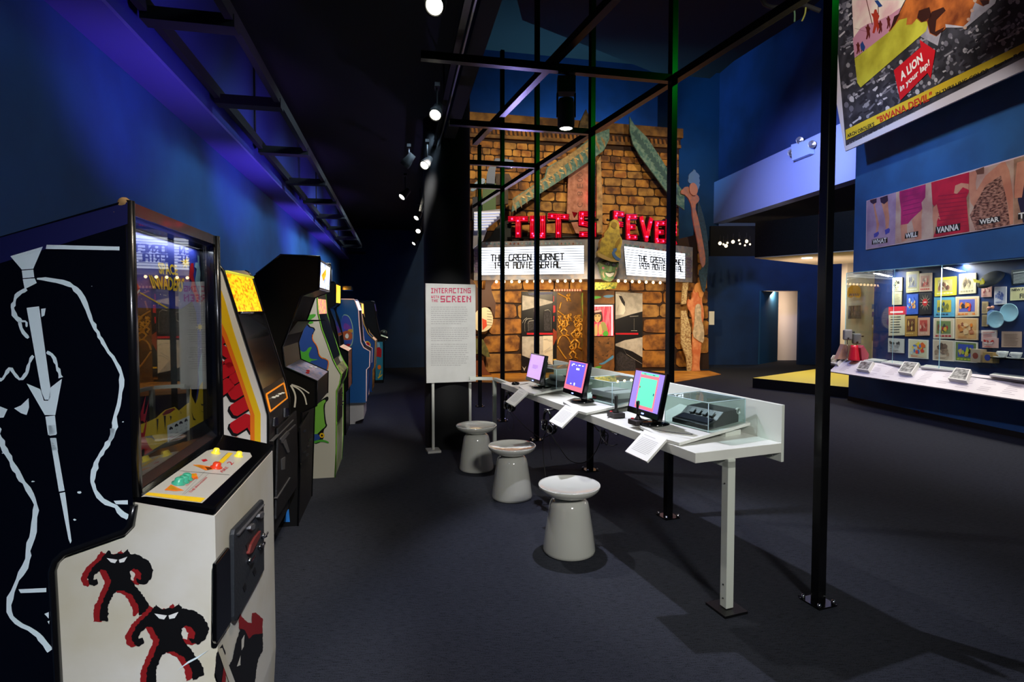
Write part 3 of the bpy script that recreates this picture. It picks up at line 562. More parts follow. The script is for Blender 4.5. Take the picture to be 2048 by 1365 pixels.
for q,m_ in ((((600,860),(660,880),(700,930),(640,960),(590,940)),A_PUR),(((650,950),(720,940),(718,1000),(660,990)),flat('art_ochre','c79a3a')),(((560,1000),(640,960),(715,1000),(715,1090),(620,1100),(560,1080)),flat('art_rust','b85a30')),(((620,1020),(650,1000),(670,1040),(650,1080),(615,1060)),A_WH),(((625,1045),(650,1035),(655,1062),(630,1070)),A_BLK),(((560,1100),(640,1110),(690,1100),(700,1130),(620,1160)),A_POND),(((600,1165),(690,1140),(680,1185),(600,1186)),A_RED)):
    decal(c,smooth2(k6(*q),1),m_,.0022+.0003*rnd.random())
c.near.build('side_panel',c.root,label='blue side panel with an oval cartoon picture')
mb=MB(); pd=[c.st(*p) for p in k7((560,820),(870,815),(872,940),(752,985),(750,1030),(560,1035))]; pd=[(-.5,.26),(pd[1][0],.26),(pd[2][0],pd[2][1]),(pd[3][0],pd[3][1]),(pd[4][0],0),(-.5,0)]
mb.prism([c.P(0,t,z) for t,z in pd],UR*.62,mat('pedestal_grey',(176,172,170),.5)); mb.build('pedestal',c.root,label='light grey pedestal')
MB().ob(c.P(-.01,-.5,.26),UR*.64,NR*(pd[1][0]+.52),Z*.02,mat('pedestal_top',(60,64,70),.5)).build('pedestal_top',c.root)
MB().ob(c.P(.05,-.1,1.76),UR*.3,NR*.12,Z*.05,CHR).build('lamp_bracket',c.root)
# ---------------------------------------------------------------- 7 and 8: far end
pr=k6((760,590),(830,592),(835,600),(842,735),(870,880),(930,1010),(985,1070),(1030,1110))+[(749,735),(746,740),(745,782)]
c=cabinet('arcade_cabinet',8.84,.6,'far blue arcade cabinet with a glowing orange marquee',pr,mat('deep_blue_cabinet',(26,70,130),.4),
  [('marquee',2,3,mat('marquee_orange',(255,170,70),.4,em=3),dict(th=.03)),('screen_glass',3,5,BLKG,{}),('control_panel',6,7,mat('panel_amber',(230,150,110)),{}),('front_panel',8,10,mat('front_art_amber',(70,36,22)),{})],mould=mat('amber_moulding',(200,150,70),.4),mr=.01)
decal(c,smooth2(k6((880,1120),(930,1105),(968,1150),(960,1195),(900,1190)),2),A_YEL,.002); decal(c,smooth2(k6((895,1135),(930,1120),(955,1150),(945,1185),(905,1180)),2),A_RED,.003)
c.near.build('side_panel',c.root)
pr=k6((900,560),(1000,565),(1010,600),(1030,700),(1060,900),(1100,1040),(1195,1075),(1190,1095),(1140,1110))+[(766.5,766)]
c=cabinet('arcade_cabinet',10.05,.62,'farthest arcade cabinet, black with teal and red side art',pr,mat('black_vinyl',(9,9,11)),
  [('marquee',2,3,mat('marquee_dim',(60,50,120),.4,em=.5,noise=.8,scale=20,col2=(10,10,20)),{}),('screen_glass',3,5,BLKG,{}),('control_panel',5,6,mat('panel_pale_lit',(220,215,180),.4,em=.7),{}),('front_panel',8,9,BLK,{})],mould=TM,mr=.008)
decal(c,k6((1035,1120),(1130,1120))+k7((1135,410),(1030,415)),flat('art_teal','2f86a0'),.002); decal(c,k6((1030,1210),(1080,1190),(1115,1225))+k7((1110,105),(1035,90)),A_RED,.004); decal(c,k6((1055,1130),(1085,1130),(1095,1190),(1060,1195)),A_CYAN,.004)
decal(c,smooth2(k7((1060,210),(1100,205),(1110,250),(1080,275),(1060,260)),2),A_ORG,.004)
for q in (((1075,350),(1100,280),(1110,285),(1085,360)),((1060,380),(1080,360),(1125,330),(1120,350),(1070,395))): decal(c,k7(*q),A_YEL,.004)
c.near.build('side_panel',c.root)
mb=MB(); a=c.P(.1,c.pr[6][0]-.08,c.pr[6][1]+.09); mb.lathe([(.085*math.sin(i*.31),.085*-math.cos(i*.31)) for i in range(11)],a,glass('dome',(220,230,230),1.5),16); mb.build('joystick_dome',c.root)
# ================================================================== THEATRE FACADE
FA = Plane((-.74,12.7),(5.67,1.1)); fn = FA.n
def tilt(u,v): return 620-(620-v)*(1-(u-950)*.0002)
fac = thing('theatre_facade', FA.P(2.4,0), 'golden stone block movie theatre front with marquee and red letters behind the black frame','theatre front')
ST = [mat('stone_%d'%i,c_,.7,noise=.55,scale=5,col2=d_,bump=.3,bscale=30) for i,(c_,d_) in enumerate((((196,138,58),(120,66,24)),((184,126,50),(96,54,22)),((208,152,72),(150,90,36)),((170,112,44),(84,46,20)),((176,130,66),(110,72,34))))]
GROUT = mat('stone_joint',(48,26,14),.8)
def fpt(u,v,off=0): return FA.pt(u,v,off)
mb = MB(); out=[(925,752),(925,228),(1000,233),(1358,262),(1358,478),(1392,470),(1392,446),(1402,446),(1413,480),(1418,744)]
mb.prism([fpt(*p) for p in out],-fn*.12,GROUT)
def stone(mb,x0,x1,y0,y1,off=.0):
    g=min(2.0,(y1-y0)*.06); x0+=g;x1-=g;y0+=g;y1-=g; r=min(x1-x0,y1-y0)*.16; j=lambda: rnd.uniform(-r*.3,r*.3)
    pts=[(x0+r,y0+j()),(x1-r,y0+j()),(x1+j(),y0+r),(x1+j(),y1-r),(x1-r,y1+j()),(x0+r,y1+j()),(x0+j(),y1-r),(x0+j(),y0+r)]
    P=[fpt(u,tilt(u,v),.03+off) for u,v in pts]; mb.prism(P,-fn*.029,rnd.choice(ST))
def course(x0,x1,y0,y1,k=1.7):
    x=x0-rnd.uniform(0,(y1-y0)*k*.6)
    while x<x1-3:
        w=(y1-y0)*k*rnd.uniform(.8,1.35); a=max(x,x0); b=min(x+w,x1)
        if x1-b<5: b=x1
        if b-a>3: stone(mb,a,b,y0,y1)
        x+=w
ys=[281,295,309,325,341,359,377,397,418,440,463]
for i in range(len(ys)-1): course(928,1357,ys[i],ys[i+1],1.45)
ys=[560,580,607,638,671,707,746]
for i in range(len(ys)-1): course(928,1392,ys[i],ys[i+1],1.75)
y=448
for h in (17,19,21,23,25,27,29,31,33,36): 
    x0=1396 if y<480 else 1393; x1=1392+10+ (y-448)*.06; stone(mb,x0,min(1417,max(1407,x1+6)),620-(620-y)/(1-.09),620-(620-(y+h))/(1-.09)); y+=h
mb.build('stone_wall',fac,label='painted golden stone block wall')
mb=MB(); CORN=mat('cornice_gold',(150,106,46),.65,noise=.5,scale=4,col2=(80,50,22)); DKB=mat('frieze_brown',(66,32,18),.7,noise=.5,scale=10,col2=(30,16,10))
mb.prism([fpt(*p,.16) for p in ((928,228),(1000,233),(1360,262),(1360,280),(1000,256),(928,250))],-fn*.16,CORN)
mb.prism([fpt(*p,.07) for p in ((928,250),(1358,280),(1358,296),(928,272))],-fn*.07,DKB)
mb.prism([fpt(*p,.11) for p in ((928,269),(1358,293),(1358,299),(928,276))],-fn*.11,CORN)
x=932
while x<1350: mb.prism([fpt(a,tilt(a,b)+k,.09) for a,b,k in ((x,254,0),(x+4.5,254,0),(x+6.5,268,0),(x+2,268,0))],-fn*.02,ST[3]); x+=8.5
mb.build('cornice',fac)
# ---- marquee
def xy(u,Y): p=AT(u,620,Y); return V(p.x,p.y,0)
a0,a1,b0,b1,b2 = xy(948,12.47),xy(1169,11.95),xy(1245,12.05),xy(1370,13.30),xy(1384,13.50)
ML=Plane((xy(962,12.43).x,xy(962,12.43).y),(a1-xy(962,12.43))[:2]); MR=Plane((b0.x,b0.y),(b1-b0)[:2])
zt=3.03; zb_=2.17; MARQ=mat('marquee_grey_blue',(120,128,150),.45,noise=.35,scale=8,col2=(160,150,150))
mqo = MB().prism([V(p.x,p.y,zt) for p in (a0,a1,b0,b1,b2,xy(1384,13.62),xy(948,12.62))],V(0,0,zb_-zt),MARQ).build('marquee',fac,label='grey blue V-shaped marquee box')
LIT=mat('marquee_lightbox',(228,238,255),.5,em=1.9); LINE=mat('sign_line',(40,44,50),.5)
def lightbox(pl,q,texts,nl):
    mb=MB(); P=[pl.pt(u,v,.03) for u,v in q]; mb.prism(P,-pl.n*.03,LIT,SIL)
    def I(f,g,o=.004): 
        a=P[0]*(1-f)+P[3]*f; b=P[1]*(1-f)+P[2]*f; return a*(1-g)+b*g+pl.n*o
    for i in range(1,nl):
        g=i/nl; mb.face([I(0,g),I(1,g),I(1,g+.018),I(0,g+.018)],LINE)
    mb.build('lightbox',mqo); 
    for k,(t,f0,f1,g0,g1) in enumerate(texts):
        mb=MB(); n=len(t); cw=(f1-f0)/n
        for i,chh in enumerate(t):
            for s_ in STR.get(chh,[]):
                pts=[(f0+cw*(i+.1+.74*x),g1-(g1-g0)*y) for x,y in s_]
                for (xa,ya),(xb,yb) in zip(pts,pts[1:]):
                    A=I(xa,ya,.008);B=I(xb,yb,.008); d=(B-A); 
                    if d.length<1e-6: continue
                    d.normalize(); w=pl.n.cross(d)*.013; A-=d*.008;B+=d*.008; mb.face([A-w,B-w,B+w,A+w],INK)
        mb.build('lettering',mqo)
STR={'T':[[(0,1),(1,1)],[(.5,1),(.5,0)]],'H':[[(0,0),(0,1)],[(1,0),(1,1)],[(0,.5),(1,.5)]],'E':[[(1,1),(0,1),(0,0),(1,0)],[(0,.5),(.8,.5)]],'G':[[(1,1),(.2,1),(0,.7),(0,0),(1,0),(1,.3)]],'R':[[(0,0),(0,1),(1,1),(1,.5),(0,.5)],[(.4,.5),(1,0)]],
'N':[[(0,0),(0,1),(1,0),(1,1)]],'O':[[(0,0),(0,.8),(.2,1),(1,1),(1,0),(0,0)]],'1':[[(.3,.8),(.5,1),(.5,0)]],'9':[[(.9,0),(.9,1),(.1,1),(.1,.5),(.9,.5)]],'3':[[(0,1),(.9,1),(.5,.55),(.9,.4),(.9,0),(0,0)]],'M':[[(0,0),(0,1),(1,1),(1,0)],[(.5,1),(.5,.4)]],'V':[[(0,1),(.5,0),(1,1)]],'I':[[(.5,0),(.5,1)]],
'S':[[(1,1),(0,1),(0,.55),(1,.45),(1,0),(0,0)]],'A':[[(0,0),(0,.8),(.3,1),(1,1),(1,0)],[(0,.45),(1,.45)]],'L':[[(0,1),(0,0),(1,0)]],'U':[[(0,1),(0,0),(1,0),(1,1)]],'F':[[(0,0),(0,1),(1,1)],[(0,.5),(.8,.5)]]}
lightbox(ML,[(962,496.5),(962,550.5),(1168,548),(1168,491.5)],[('THE GREEN HORNET',.10,.82,.27,.50),('1939 MOVIE SERIAL',.13,.79,.55,.78)],11)
lightbox(MR,[(1246,493),(1251,550.5),(1368,558),(1368,508)],[('THE GREEN HORNET',.20,.98,.27,.47),('1939 MOVIE SERIAL',.20,.96,.53,.73)],11)
mb=MB()
for i in range(26):
    for pl,u0,u1,vv in ((ML,962,1166,487),(MR,1248,1380,None)):
        u=u0+(u1-u0)*(i+.5)/26; v=vv if vv else 489+(u-1248)*.15; col=rnd.choice((A_CYAN,flat('rust_spot','8a4a3a'),flat('teal_spot','5a8f98')))
        r=rnd.uniform(1.2,2.6); mb.face([pl.pt(u-r,v+2,.004),pl.pt(u+r,v+2,.004),pl.pt(u,v-2.5,.004)],col)
mb.build('border_pattern',mqo)
# scale pattern at both ends, left end leaf
mb=MB(); SC=mat('scale_mauve',(110,96,130),.6); 
for i in range(9):
    for j in range(3):
        for cx in (951+j*3.6+(i%2)*1.8,):
            p=ML.pt(cx,500+i*5.4,.01); mb.lathe([(.001,0),(.018,.004),(.03,0)],p,SC,8,ML.n)
        if i>1:
            p=MR.pt(1373+j*3.6+(i%2)*1.8,505+i*6,.01); mb.lathe([(.001,0),(.018,.004),(.03,0)],p,SC,8,MR.n)
mb.build('scale_ornament',mqo)
BULB=mat('bulb_warm',(255,214,160),.4,em=9)
for i in range(13):
    u=972+i*15.6; p=ML.pt(u,560,0)-ML.n*.25; MB().ball(V(p.x,p.y,zb_-.03),.03,BULB,8).build('bulb',mqo)
for i in range(8):
    u=1250+i*14; p=MR.pt(u,560+(u-1250)*.06,0)-MR.n*.2; MB().ball(V(p.x,p.y,zb_-.03),.03,BULB,8).build('bulb',mqo)
# ---- red channel letters
RED=mat('letter_red_glow',(225,10,48),.25,em=.55); REDD=mat('letter_red_face',(120,4,22),.12,coat=.6); RB=mat('letter_bulb',(255,40,80),.3,em=9)
def channel(t,pl,x0,x1,y0,y1,slant=0):
    mb=MB(); N=[(x0,y1),(x1,y1)]
    def M(x,y): return pl.pt(x0+(x1-x0)*x,y1+(y0-y1)*y+slant*(x-.5),-.10)
    w=.072
    for s_ in STR[t]:
        for (xa,ya),(xb,yb) in zip(s_,s_[1:]):
            A=M(xa,ya);B=M(xb,yb);d=(B-A).normalized(); W=pl.n.cross(d)*w; A2=A-d*.05;B2=B+d*.05
            mb.prism([A2-W,B2-W,B2+W,A2+W],-pl.n*.10,REDD,A_BLK)
            for k in (-.55,0,.55): mb.tube([A2+W*k+pl.n*.02,B2+W*k+pl.n*.02],.012,RED,6)
            for f in ((.12,.88) if (B-A).length>.2 else (.5,)): mb.ball(A*(1-f)+B*f+pl.n*.03,.020,RB,8)
    return mb.build('neon_letter',fac,label='glowing red letter %s'%t)
for t,pl,x0,x1,y0,y1,sl in (('T',ML,1019,1050,437,470,0),('U',ML,1064,1084,435,471,0),('T',ML,1099,1132,432,470,2),('S',ML,1162,1186,427,468,0),('F',MR,1237,1251,427,468,2),('E',MR,1262,1277,433,474,0),('V',MR,1289,1308,438,478,3),('E',MR,1319,1333,446,482,0),('R',MR,1341,1356,445,484,4)): channel(t,pl,x0,x1,y0,y1,sl)
MB().prism([ML.pt(1143,422,-.1),ML.pt(1154,424,-.1),ML.pt(1147,434,-.1)],-ML.n*.08,REDD,A_BLK).build('apostrophe',fac)
for pl,pts in ((ML,((1010,447),(1196,436))),(ML,((1010,474),(1196,470))),(MR,((1230,437),(1362,460))),(MR,((1230,462),(1362,488)))):
    MB().tube([pl.pt(*pts[0],-.24),pl.pt(*pts[1],-.24)],.025,A_BLK,6).build('letter_rail',fac)
# black hood behind the left letters
MB().prism([ML.pt(u,v,-.3) for u,v in ((962,481),(975,470),(985,452),(1000,440),(1016,434),(1016,481))],-ML.n*.1,mat('hood_dark',(20,26,30),.6)).build('marquee_hood',fac)
# ---- wings
WT_=mat('wing_teal',(50,96,98),.6,noise=.4,scale=14,col2=(110,140,130)); WN=mat('wing_tan',(170,140,90),.55,noise=.4,scale=10,col2=(120,100,66))
def cut(name,pl,pts,off,th,m_,par=None,label=None,extra=()):
    mb=MB(); mb.prism([pl.pt(u,v,off) for u,v in pts],-pl.n*th,m_)
    for q,mm in extra: mb.face([pl.pt(u,v,off+.006+.003*rnd.random()) for u,v in q],mm)
    return mb.build(name,par or fac,label=label)
k9=K(930,220,.249)
wl=k9((345,850),(360,740),(600,580),(620,500),(800,400),(1000,240),(1105,200),(1105,280),(1060,370),(980,430),(820,540),(620,670),(480,760))
ex=[]
for i in range(17):
    f=i/16; bx_,by_=350+f*690,840-f*500; ex.append((k9((bx_,by_-100+f*20),(bx_+32,by_-40),(bx_+30,by_+10-f*6),(bx_+4,by_-50)),WN)); 
ex.append((k9((350,800),(365,745),(610,585),(625,510),(900,330),(1000,250),(1010,290),(850,410),(640,580),(480,690)),WN))
GLD=mat('gold_stroke',(232,200,130),.4)
for i in range(34):
    f=rnd.random(); bx_,by_=390+f*560,770-f*440+rnd.uniform(-40,20); L_=rnd.uniform(20,50); ex.append((k9((bx_,by_),(bx_+L_,by_+rnd.uniform(4,12)),(bx_+L_,by_+14)),GLD))
cut('wing',FA,wl,.45,.04,WT_,label='teal and tan feathered wing',extra=ex)
wr_=k9((1262,105),(1300,170),(1400,270),(1500,420),(1600,580),(1690,700),(1690,830),(1620,780),(1500,620),(1350,420),(1290,320),(1265,220))
ex=[]
for i in range(14):
    f=i/14; bx_,by_=1275+f*340,240+f*480; ex.append((k9((bx_,by_),(bx_+40,by_-30),(bx_+60,by_+40)),mat('wing_dark',(46,82,86),.6)))
cut('wing',FA,wr_,.45,.04,WT_,label='dark teal leaning wing on the right',extra=ex)
# obelisk and banner
PKP=mat('banner_pink',(190,130,110),.6,noise=.5,scale=8,col2=(150,90,70))
bn=cut('banner',FA,k9((810,540),(950,450),(1000,450),(990,880),(960,1010),(870,1000),(800,840)),.2,.04,PKP,label='faded pink vertical banner')
mb=MB()
for i,(ch_,yy) in enumerate((('O',520),('O',560),('E',610),('8',670),('C',760),('L',850),('O',900))):
    q=k9((880,yy+34),(880,yy),(925,yy),(925,yy+34)); mb.textq(ch_,[FA.pt(u,v,.21) for u,v in q],flat('banner_ink','7a3f30'))
mb.build('lettering',bn)
ob=[(k9((940,30),(1000,170),(985,190),(880,190),(900,110)))[i] for i in range(5)]
cut('spire',FA,ob,.3,.05,mat('spire_brown',(110,90,56),.7,noise=.5,scale=10))
cut('pilaster',FA,k9((1030,440),(1060,390),(1075,700),(1075,1000),(1030,1000)),.25,.06,mat('pilaster_tan',(190,150,95),.6,noise=.4,scale=6))
for i,yy in enumerate((590,680,720,745)): MB().ball(FA.pt(*k9((978,yy))[0],.3),.03,RB,8).build('bulb',fac)
# ---- comic head with tall hat at the apex
AP=Plane((a1.x,a1.y),(b0-a1)[:2]); k10=K(1130,400,.1465)
hd=cut('relief_head',AP,smooth2(k10((400,880),(430,900),(470,1050),(490,1100),(560,1130),(610,1110),(640,1050),(680,950),(700,860),(640,820),(470,820)),1),.22,.14,mat('face_green',(84,140,92),.5,noise=.4,scale=14,col2=(150,150,110)),label='comic green face under a tall yellow hat')
HY=mat('hat_yellow',(206,180,70),.55,noise=.35,scale=12,col2=(150,130,60))
cut('hat',AP,smooth2(k10((385,730),(430,700),(420,620),(450,540),(480,540),(470,490),(540,420),(550,350),(590,300),(640,300),(680,340),(680,420),(690,520),(720,560),(710,640),(690,700),(710,800),(680,850),(620,860),(500,820),(400,790)),2),.32,.16,HY,hd)
mb=MB(); hh=[(k10((590,690),(650,680),(640,720),(610,740),(640,790),(690,820),(700,840),(640,850),(590,790),(575,740),(600,720)),flat('snake_blue','4f78b8')),(k10((385,740),(440,760),(560,820),(650,850),(690,860),(600,870),(480,835),(390,790)),mat('brim_tan',(200,170,110),.6)),(k10((560,370),(600,330),(650,350),(640,410),(590,420)),mat('hat_olive',(150,120,40),.6)),(k10((615,640),(660,560),(700,540),(690,600),(640,690)),mat('hat_olive',(150,120,40),.6))]
for q,mm in hh: mb.face([AP.pt(u,v,.33) for u,v in smooth2(q,1)],mm)
mb.build('hat_trim',hd)
mb=MB()
for q,mm in ((((505,880),(560,860),(570,900),(520,905)),A_WH),(((600,880),(650,890),(640,920),(610,915)),A_WH),(((525,880),(545,875),(545,895),(528,898)),A_BLK),(((618,895),(634,897),(630,910),(618,908)),A_BLK),(((575,880),(595,880),(600,980),(550,1000),(560,960)),mat('face_light',(150,190,140),.5)),(((500,1000),(560,1010),(640,1000),(600,1060),(540,1060)),A_WH),(((500,995),(560,1005),(650,990),(560,1020)),A_BLK),(((460,930),(490,920),(500,950),(470,960)),A_PNK),(((650,930),(670,940),(655,970)),A_PNK),(((490,980),(470,1040),(510,1080),(490,1030)),flat('crease_tan','c8a890')),(((650,960),(665,1010),(620,1080),(640,1010)),flat('crease_tan','c8a890')),(((470,870),(560,845),(690,880),(690,860),(560,825),(465,850)),A_BLK)):
    mb.face([AP.pt(u,v,.228) for u,v in smooth2(k10(*q),1)],mm)
mb.build('face_detail',hd)
cut('collar',AP,k10((390,1130),(700,1130),(670,1215),(390,1235)),.12,.1,mat('collar_yellow',(190,180,70),.6,noise=.8,scale=22,col2=(70,100,50)))
# ---- right figure in robe with blue plume and long blue wing
fg=cut('painted_figure',FA,smooth2(k9((1640,700),(1700,640),(1740,690),(1790,720),(1800,760),(1760,800),(1790,900),(1830,1100),(1850,1240),(1820,1290),(1790,1100),(1745,900),(1740,800),(1700,720)),1),.5,.04,mat('robe_salmon',(186,118,96),.6,noise=.4,scale=12,col2=(150,110,110)),label='painted figure in a salmon robe with blue plumed hair')
cut('plume',FA,jag(k9((1715,560),(1750,520),(1790,560),(1800,640),(1780,690),(1740,640),(1710,620)),2,3,9),.52,.03,mat('plume_blue',(90,130,190),.6),fg)
cut('face',FA,smooth2(k9((1715,640),(1745,620),(1775,650),(1780,700),(1750,730),(1715,700)),1),.54,.03,mat('face_pink',(190,130,115),.6),fg)
cut('wing',FA,smooth2(k9((1790,740),(1830,850),(1865,1000),(1880,1200),(1860,1400),(1845,1480),(1825,1440),(1800,1300),(1830,1290),(1840,1200),(1820,1050),(1790,900)),1),.46,.04,mat('wing_deep',(38,70,92),.6,noise=.3,scale=20),fg,label='deep blue wing')
MB().ob(FA.P(5.28,1.2,.0),FA.d*.28,fn*.03,Z*.40,A_WH).build('label_panel',fac) if False else None
# ---- lower front: doors, painted panels
kD=K(1040,570,.1245); LO=0.06
def panel(name,pts,m_,extra=(),label=None,off=LO): 
    mb=MB(); mb.prism([FA.pt(u,v,off) for u,v in pts],-fn*(off-.005),m_,A_BLK)
    for i,(q,mm) in enumerate(extra): mb.face([FA.pt(u,v,off+.004+.0012*i) for u,v in q],mm)
    return mb.build(name,fac,label=label)
PB=mat('panel_black',(18,18,24),.35); PG=mat('panel_pale_grey',(196,192,186),.5,noise=.15,scale=8); LG=mat('chalk_line',(170,170,168),.6)
def lines(paths,w=1.1): return [([(a[0],a[1]),(b[0],b[1]),(b[0]+w*.3,b[1]+w),(a[0]+w*.3,a[1]+w)],LG) for p in paths for a,b in zip(p,p[1:])]
chair=lines([kD((120,740),(115,620),(130,580),(250,560),(270,540),(275,430),(210,430),(205,380)),kD((380,410),(440,395),(475,430),(485,520),(485,720)),kD((65,740),(60,620),(75,570),(110,540),(180,540)),kD((25,610),(50,560),(95,525))],1.0)
RD2=mat('velvet_red',(190,20,38),.4)
panel('side_panel_painting',kD((15,108),(515,108),(515,1400),(15,1400)),PB,[(kD((28,170),(210,200),(515,270),(515,290),(400,320),(28,415)),PG),(kD((25,830),(515,820),(515,1280),(400,1260),(150,1180),(25,1130)),PG),(kD((360,820),(515,815),(515,1290),(360,1100)),mat('panel_cream',(222,214,196),.5)),(kD((100,770),(515,770),(515,800),(100,800)),RD2),
   (kD((125,590),(180,570),(270,560),(270,700),(125,740)),mat('chair_dark',(52,50,60),.7,noise=.5,scale=30)),(kD((370,420),(440,400),(470,430),(480,540),(480,740),(370,740)),mat('chair_dark',(52,50,60),.7)),
   (kD((400,120),(515,115),(515,150),(150,170),(110,140)),mat('smoke_blue',(90,96,130),.6)),(kD((20,1300),(60,1340),(90,1300),(60,1380)),PG)]+chair+lines([kD((370,870),(420,860),(460,900)),kD((440,930),(470,990),(420,1030),(370,1060)),kD((380,1090),(440,1040),(510,1030)),kD((450,870),(510,900)),kD((480,1120),(505,1130))],.8),label='black and pale grey painted panel with an armchair')
panel('ticket_strip',kD((518,108),(578,108),(578,1330),(518,1330)),PB,[(kD((520,330),(555,335),(560,440),(522,450)),RD2),(kD((522,180),(535,180),(535,270),(522,270)),RD2),(kD((525,500),(540,500),(538,590),(525,590)),RD2),(kD((518,700),(578,750),(578,860),(520,980)),flat('strip_rust','8c3418')),(kD((522,1190),(572,1190),(572,1215),(522,1215)),A_YEL)])
BRZ=mat('bronze_door',(116,78,34),.45,noise=.35,scale=5,col2=(78,50,22)); GB=mat('bronze_high',(206,150,58),.35,.3)
dd=MB(); dd.prism([FA.pt(u,v,.05) for u,v in kD((580,110),(980,112),(985,1400),(580,1400))],-fn*.04,BRZ,BRZ)
rr=random.Random(11)
def figure2(x,y,s):   # small raised acrobat-like relief lines
    for pts in (((0,0),(-.2,-.35),(.1,-.6)),((0,0),(.3,-.3),(.25,-.7)),((0,0),(-.25,.3),(-.05,.6),(-.2,.75)),((0,0),(.3,.25),(.2,.55),(.4,.7))):
        P=[FA.pt(*kD((x+a*s*(1+.3*rr.random()),y+b*s))[0],.06) for a,b in pts]; dd.tube(P,.013+.00006*s,GB,5)
    dd.ball(FA.pt(*kD((x+.1*s*rr.uniform(-1,1),y-.2*s))[0],.07),.03,GB,6)
for x,y,s in ((690,700,170),(870,870,240),(900,700,150),(720,560,120),(780,520,90),(880,560,110),(950,620,120),(640,640,110),(830,1060,180),(760,200,90),(940,760,130),(620,540,70),(930,520,60)): figure2(x,y,s)
for pts in (((590,960),(620,850),(690,800),(760,850),(800,930)),((590,980),(640,1060),(700,1150),(735,1190)),((600,140),(700,190),(770,230)),((590,420),(680,480),(720,520)),((650,280),(620,400))): dd.tube([FA.pt(u,v,.06) for u,v in smooth2(kD(*pts),1,False)],.018,GB,5)
dd.build('bronze_door',fac,label='bronze door with crowded relief figures')
mb=MB()
for i in range(11):
    x=520+i*41; mb.prism([FA.pt(u,v,.12) for u,v in kD((x,72),(x+22,72),(x+22,106),(x,106))],-fn*.05,A_RED if i>=11 else mat('dentil_light',(240,200,170),.5)); mb.prism([FA.pt(u,v,.115) for u,v in kD((x+22,72),(x+41,72),(x+41,106),(x+22,106))],-fn*.05,flat('dentil_red','a83a2a'))
mb.build('door_lintel',fac)
cut('door_post',FA,smooth2(kD((960,250),(975,110),(1060,110),(1068,400),(1066,1000),(1060,1400),(1000,1400),(985,1000),(990,600)),1),.13,.1,mat('post_green',(120,150,60),.55,noise=.6,scale=6,col2=(190,140,60)))
# ticket booth under the apex
BP=Plane((xy(1184,12.55).x,xy(1184,12.55).y),(xy(1230,12.7)-xy(1184,12.55))[:2])
bo=MB(); bo.prism([BP.pt(u,v) for u,v in kD((1150,90),(1512,95),(1512,1400),(1150,1400))],-BP.n*.55,mat('booth_brown',(128,84,38),.6,noise=.5,scale=7,col2=(90,60,30)))
for q,mm in ((((1160,185),(1250,178),(1320,200),(1240,225),(1160,230)),A_GRN),(((1320,185),(1400,160),(1505,165),(1505,190),(1400,215)),flat('leaf_blue','4f8fc0')),(((1250,1270),(1330,1250),(1420,1190),(1500,1120),(1505,1180),(1420,1230),(1330,1290)),flat('leaf_blue','4f8fc0')),(((1170,1340),(1230,1310),(1320,1300),(1280,1350),(1190,1370)),A_GRN)):
    bo.face([BP.pt(u,v,.004) for u,v in smooth2(kD(*q),1)],mm)
for i in range(16):
    x,y=rr.uniform(1180,1480),rr.uniform(860,1300); bo.face([BP.pt(u,v,.003) for u,v in kD((x,y),(x+rr.uniform(20,60),y-rr.uniform(5,40)),(x+rr.uniform(10,50),y+10))],mat('booth_stroke',(70,48,22),.6))
bo=bo.build('ticket_booth',fac,label='brown painted ticket booth with a red lit window')
mb=MB(); mb.prism([BP.pt(u,v,.02) for u,v in kD((1168,305),(1508,305),(1508,828),(1168,828))],-BP.n*.018,A_BLK)
mb.face([BP.pt(u,v,.022) for u,v in kD((1172,325),(1490,325),(1500,820),(1172,820))],mat('window_red',(210,20,60),.4,em=.5,noise=.5,scale=18,col2=(255,120,130),stretch=(3,3,.2)))
mb.face([BP.pt(u,v,.024) for u,v in kD((1172,325),(1480,325),(1480,345),(1172,350))],mat('window_glow',(255,190,190),.4,em=1.6)); mb.face([BP.pt(u,v,.024) for u,v in kD((1462,330),(1480,330),(1482,815),(1462,815))],mat('window_glow',(255,190,190)))
mb.build('booth_window',bo)
SK=mat('portrait_skin',(206,176,120),.6)
mb=MB()
for q,mm in ((((1170,440),(1190,405),(1260,395),(1310,430),(1325,560),(1300,600),(1170,600)),mat('portrait_hair',(60,32,26),.5)),(((1180,480),(1290,470),(1292,540),(1260,600),(1215,605),(1185,560)),SK),(((1190,830),(1190,640),(1230,620),(1245,720),(1235,810)),SK),(((1250,800),(1255,640),(1290,620),(1310,700),(1315,800)),SK),(((1280,600),(1350,590),(1390,680),(1405,740),(1320,760),(1300,660)),mat('portrait_olive',(150,150,90),.6)),(((1320,760),(1400,730),(1415,820),(1320,820)),A_GRN),(((1170,640),(1185,640),(1195,820),(1170,820)),mat('portrait_olive',(150,150,90),.6)),(((1195,495),(1222,492),(1222,506),(1197,508)),A_BLK),(((1248,492),(1276,494),(1274,507),(1248,505)),A_BLK),(((1220,565),(1250,565),(1236,578)),A_RED),(((1168,420),(1290,400),(1310,430),(1170,452)),flat('bonnet_pink','e8b0b0'))):
    mb.face([BP.pt(u,v,.027+.001*len(mb.f)) for u,v in smooth2(kD(*q),1)],mm)
mb.build('portrait',bo,label='portrait of a dark haired person resting chin on hands')
k11=K(930,500,.2441)
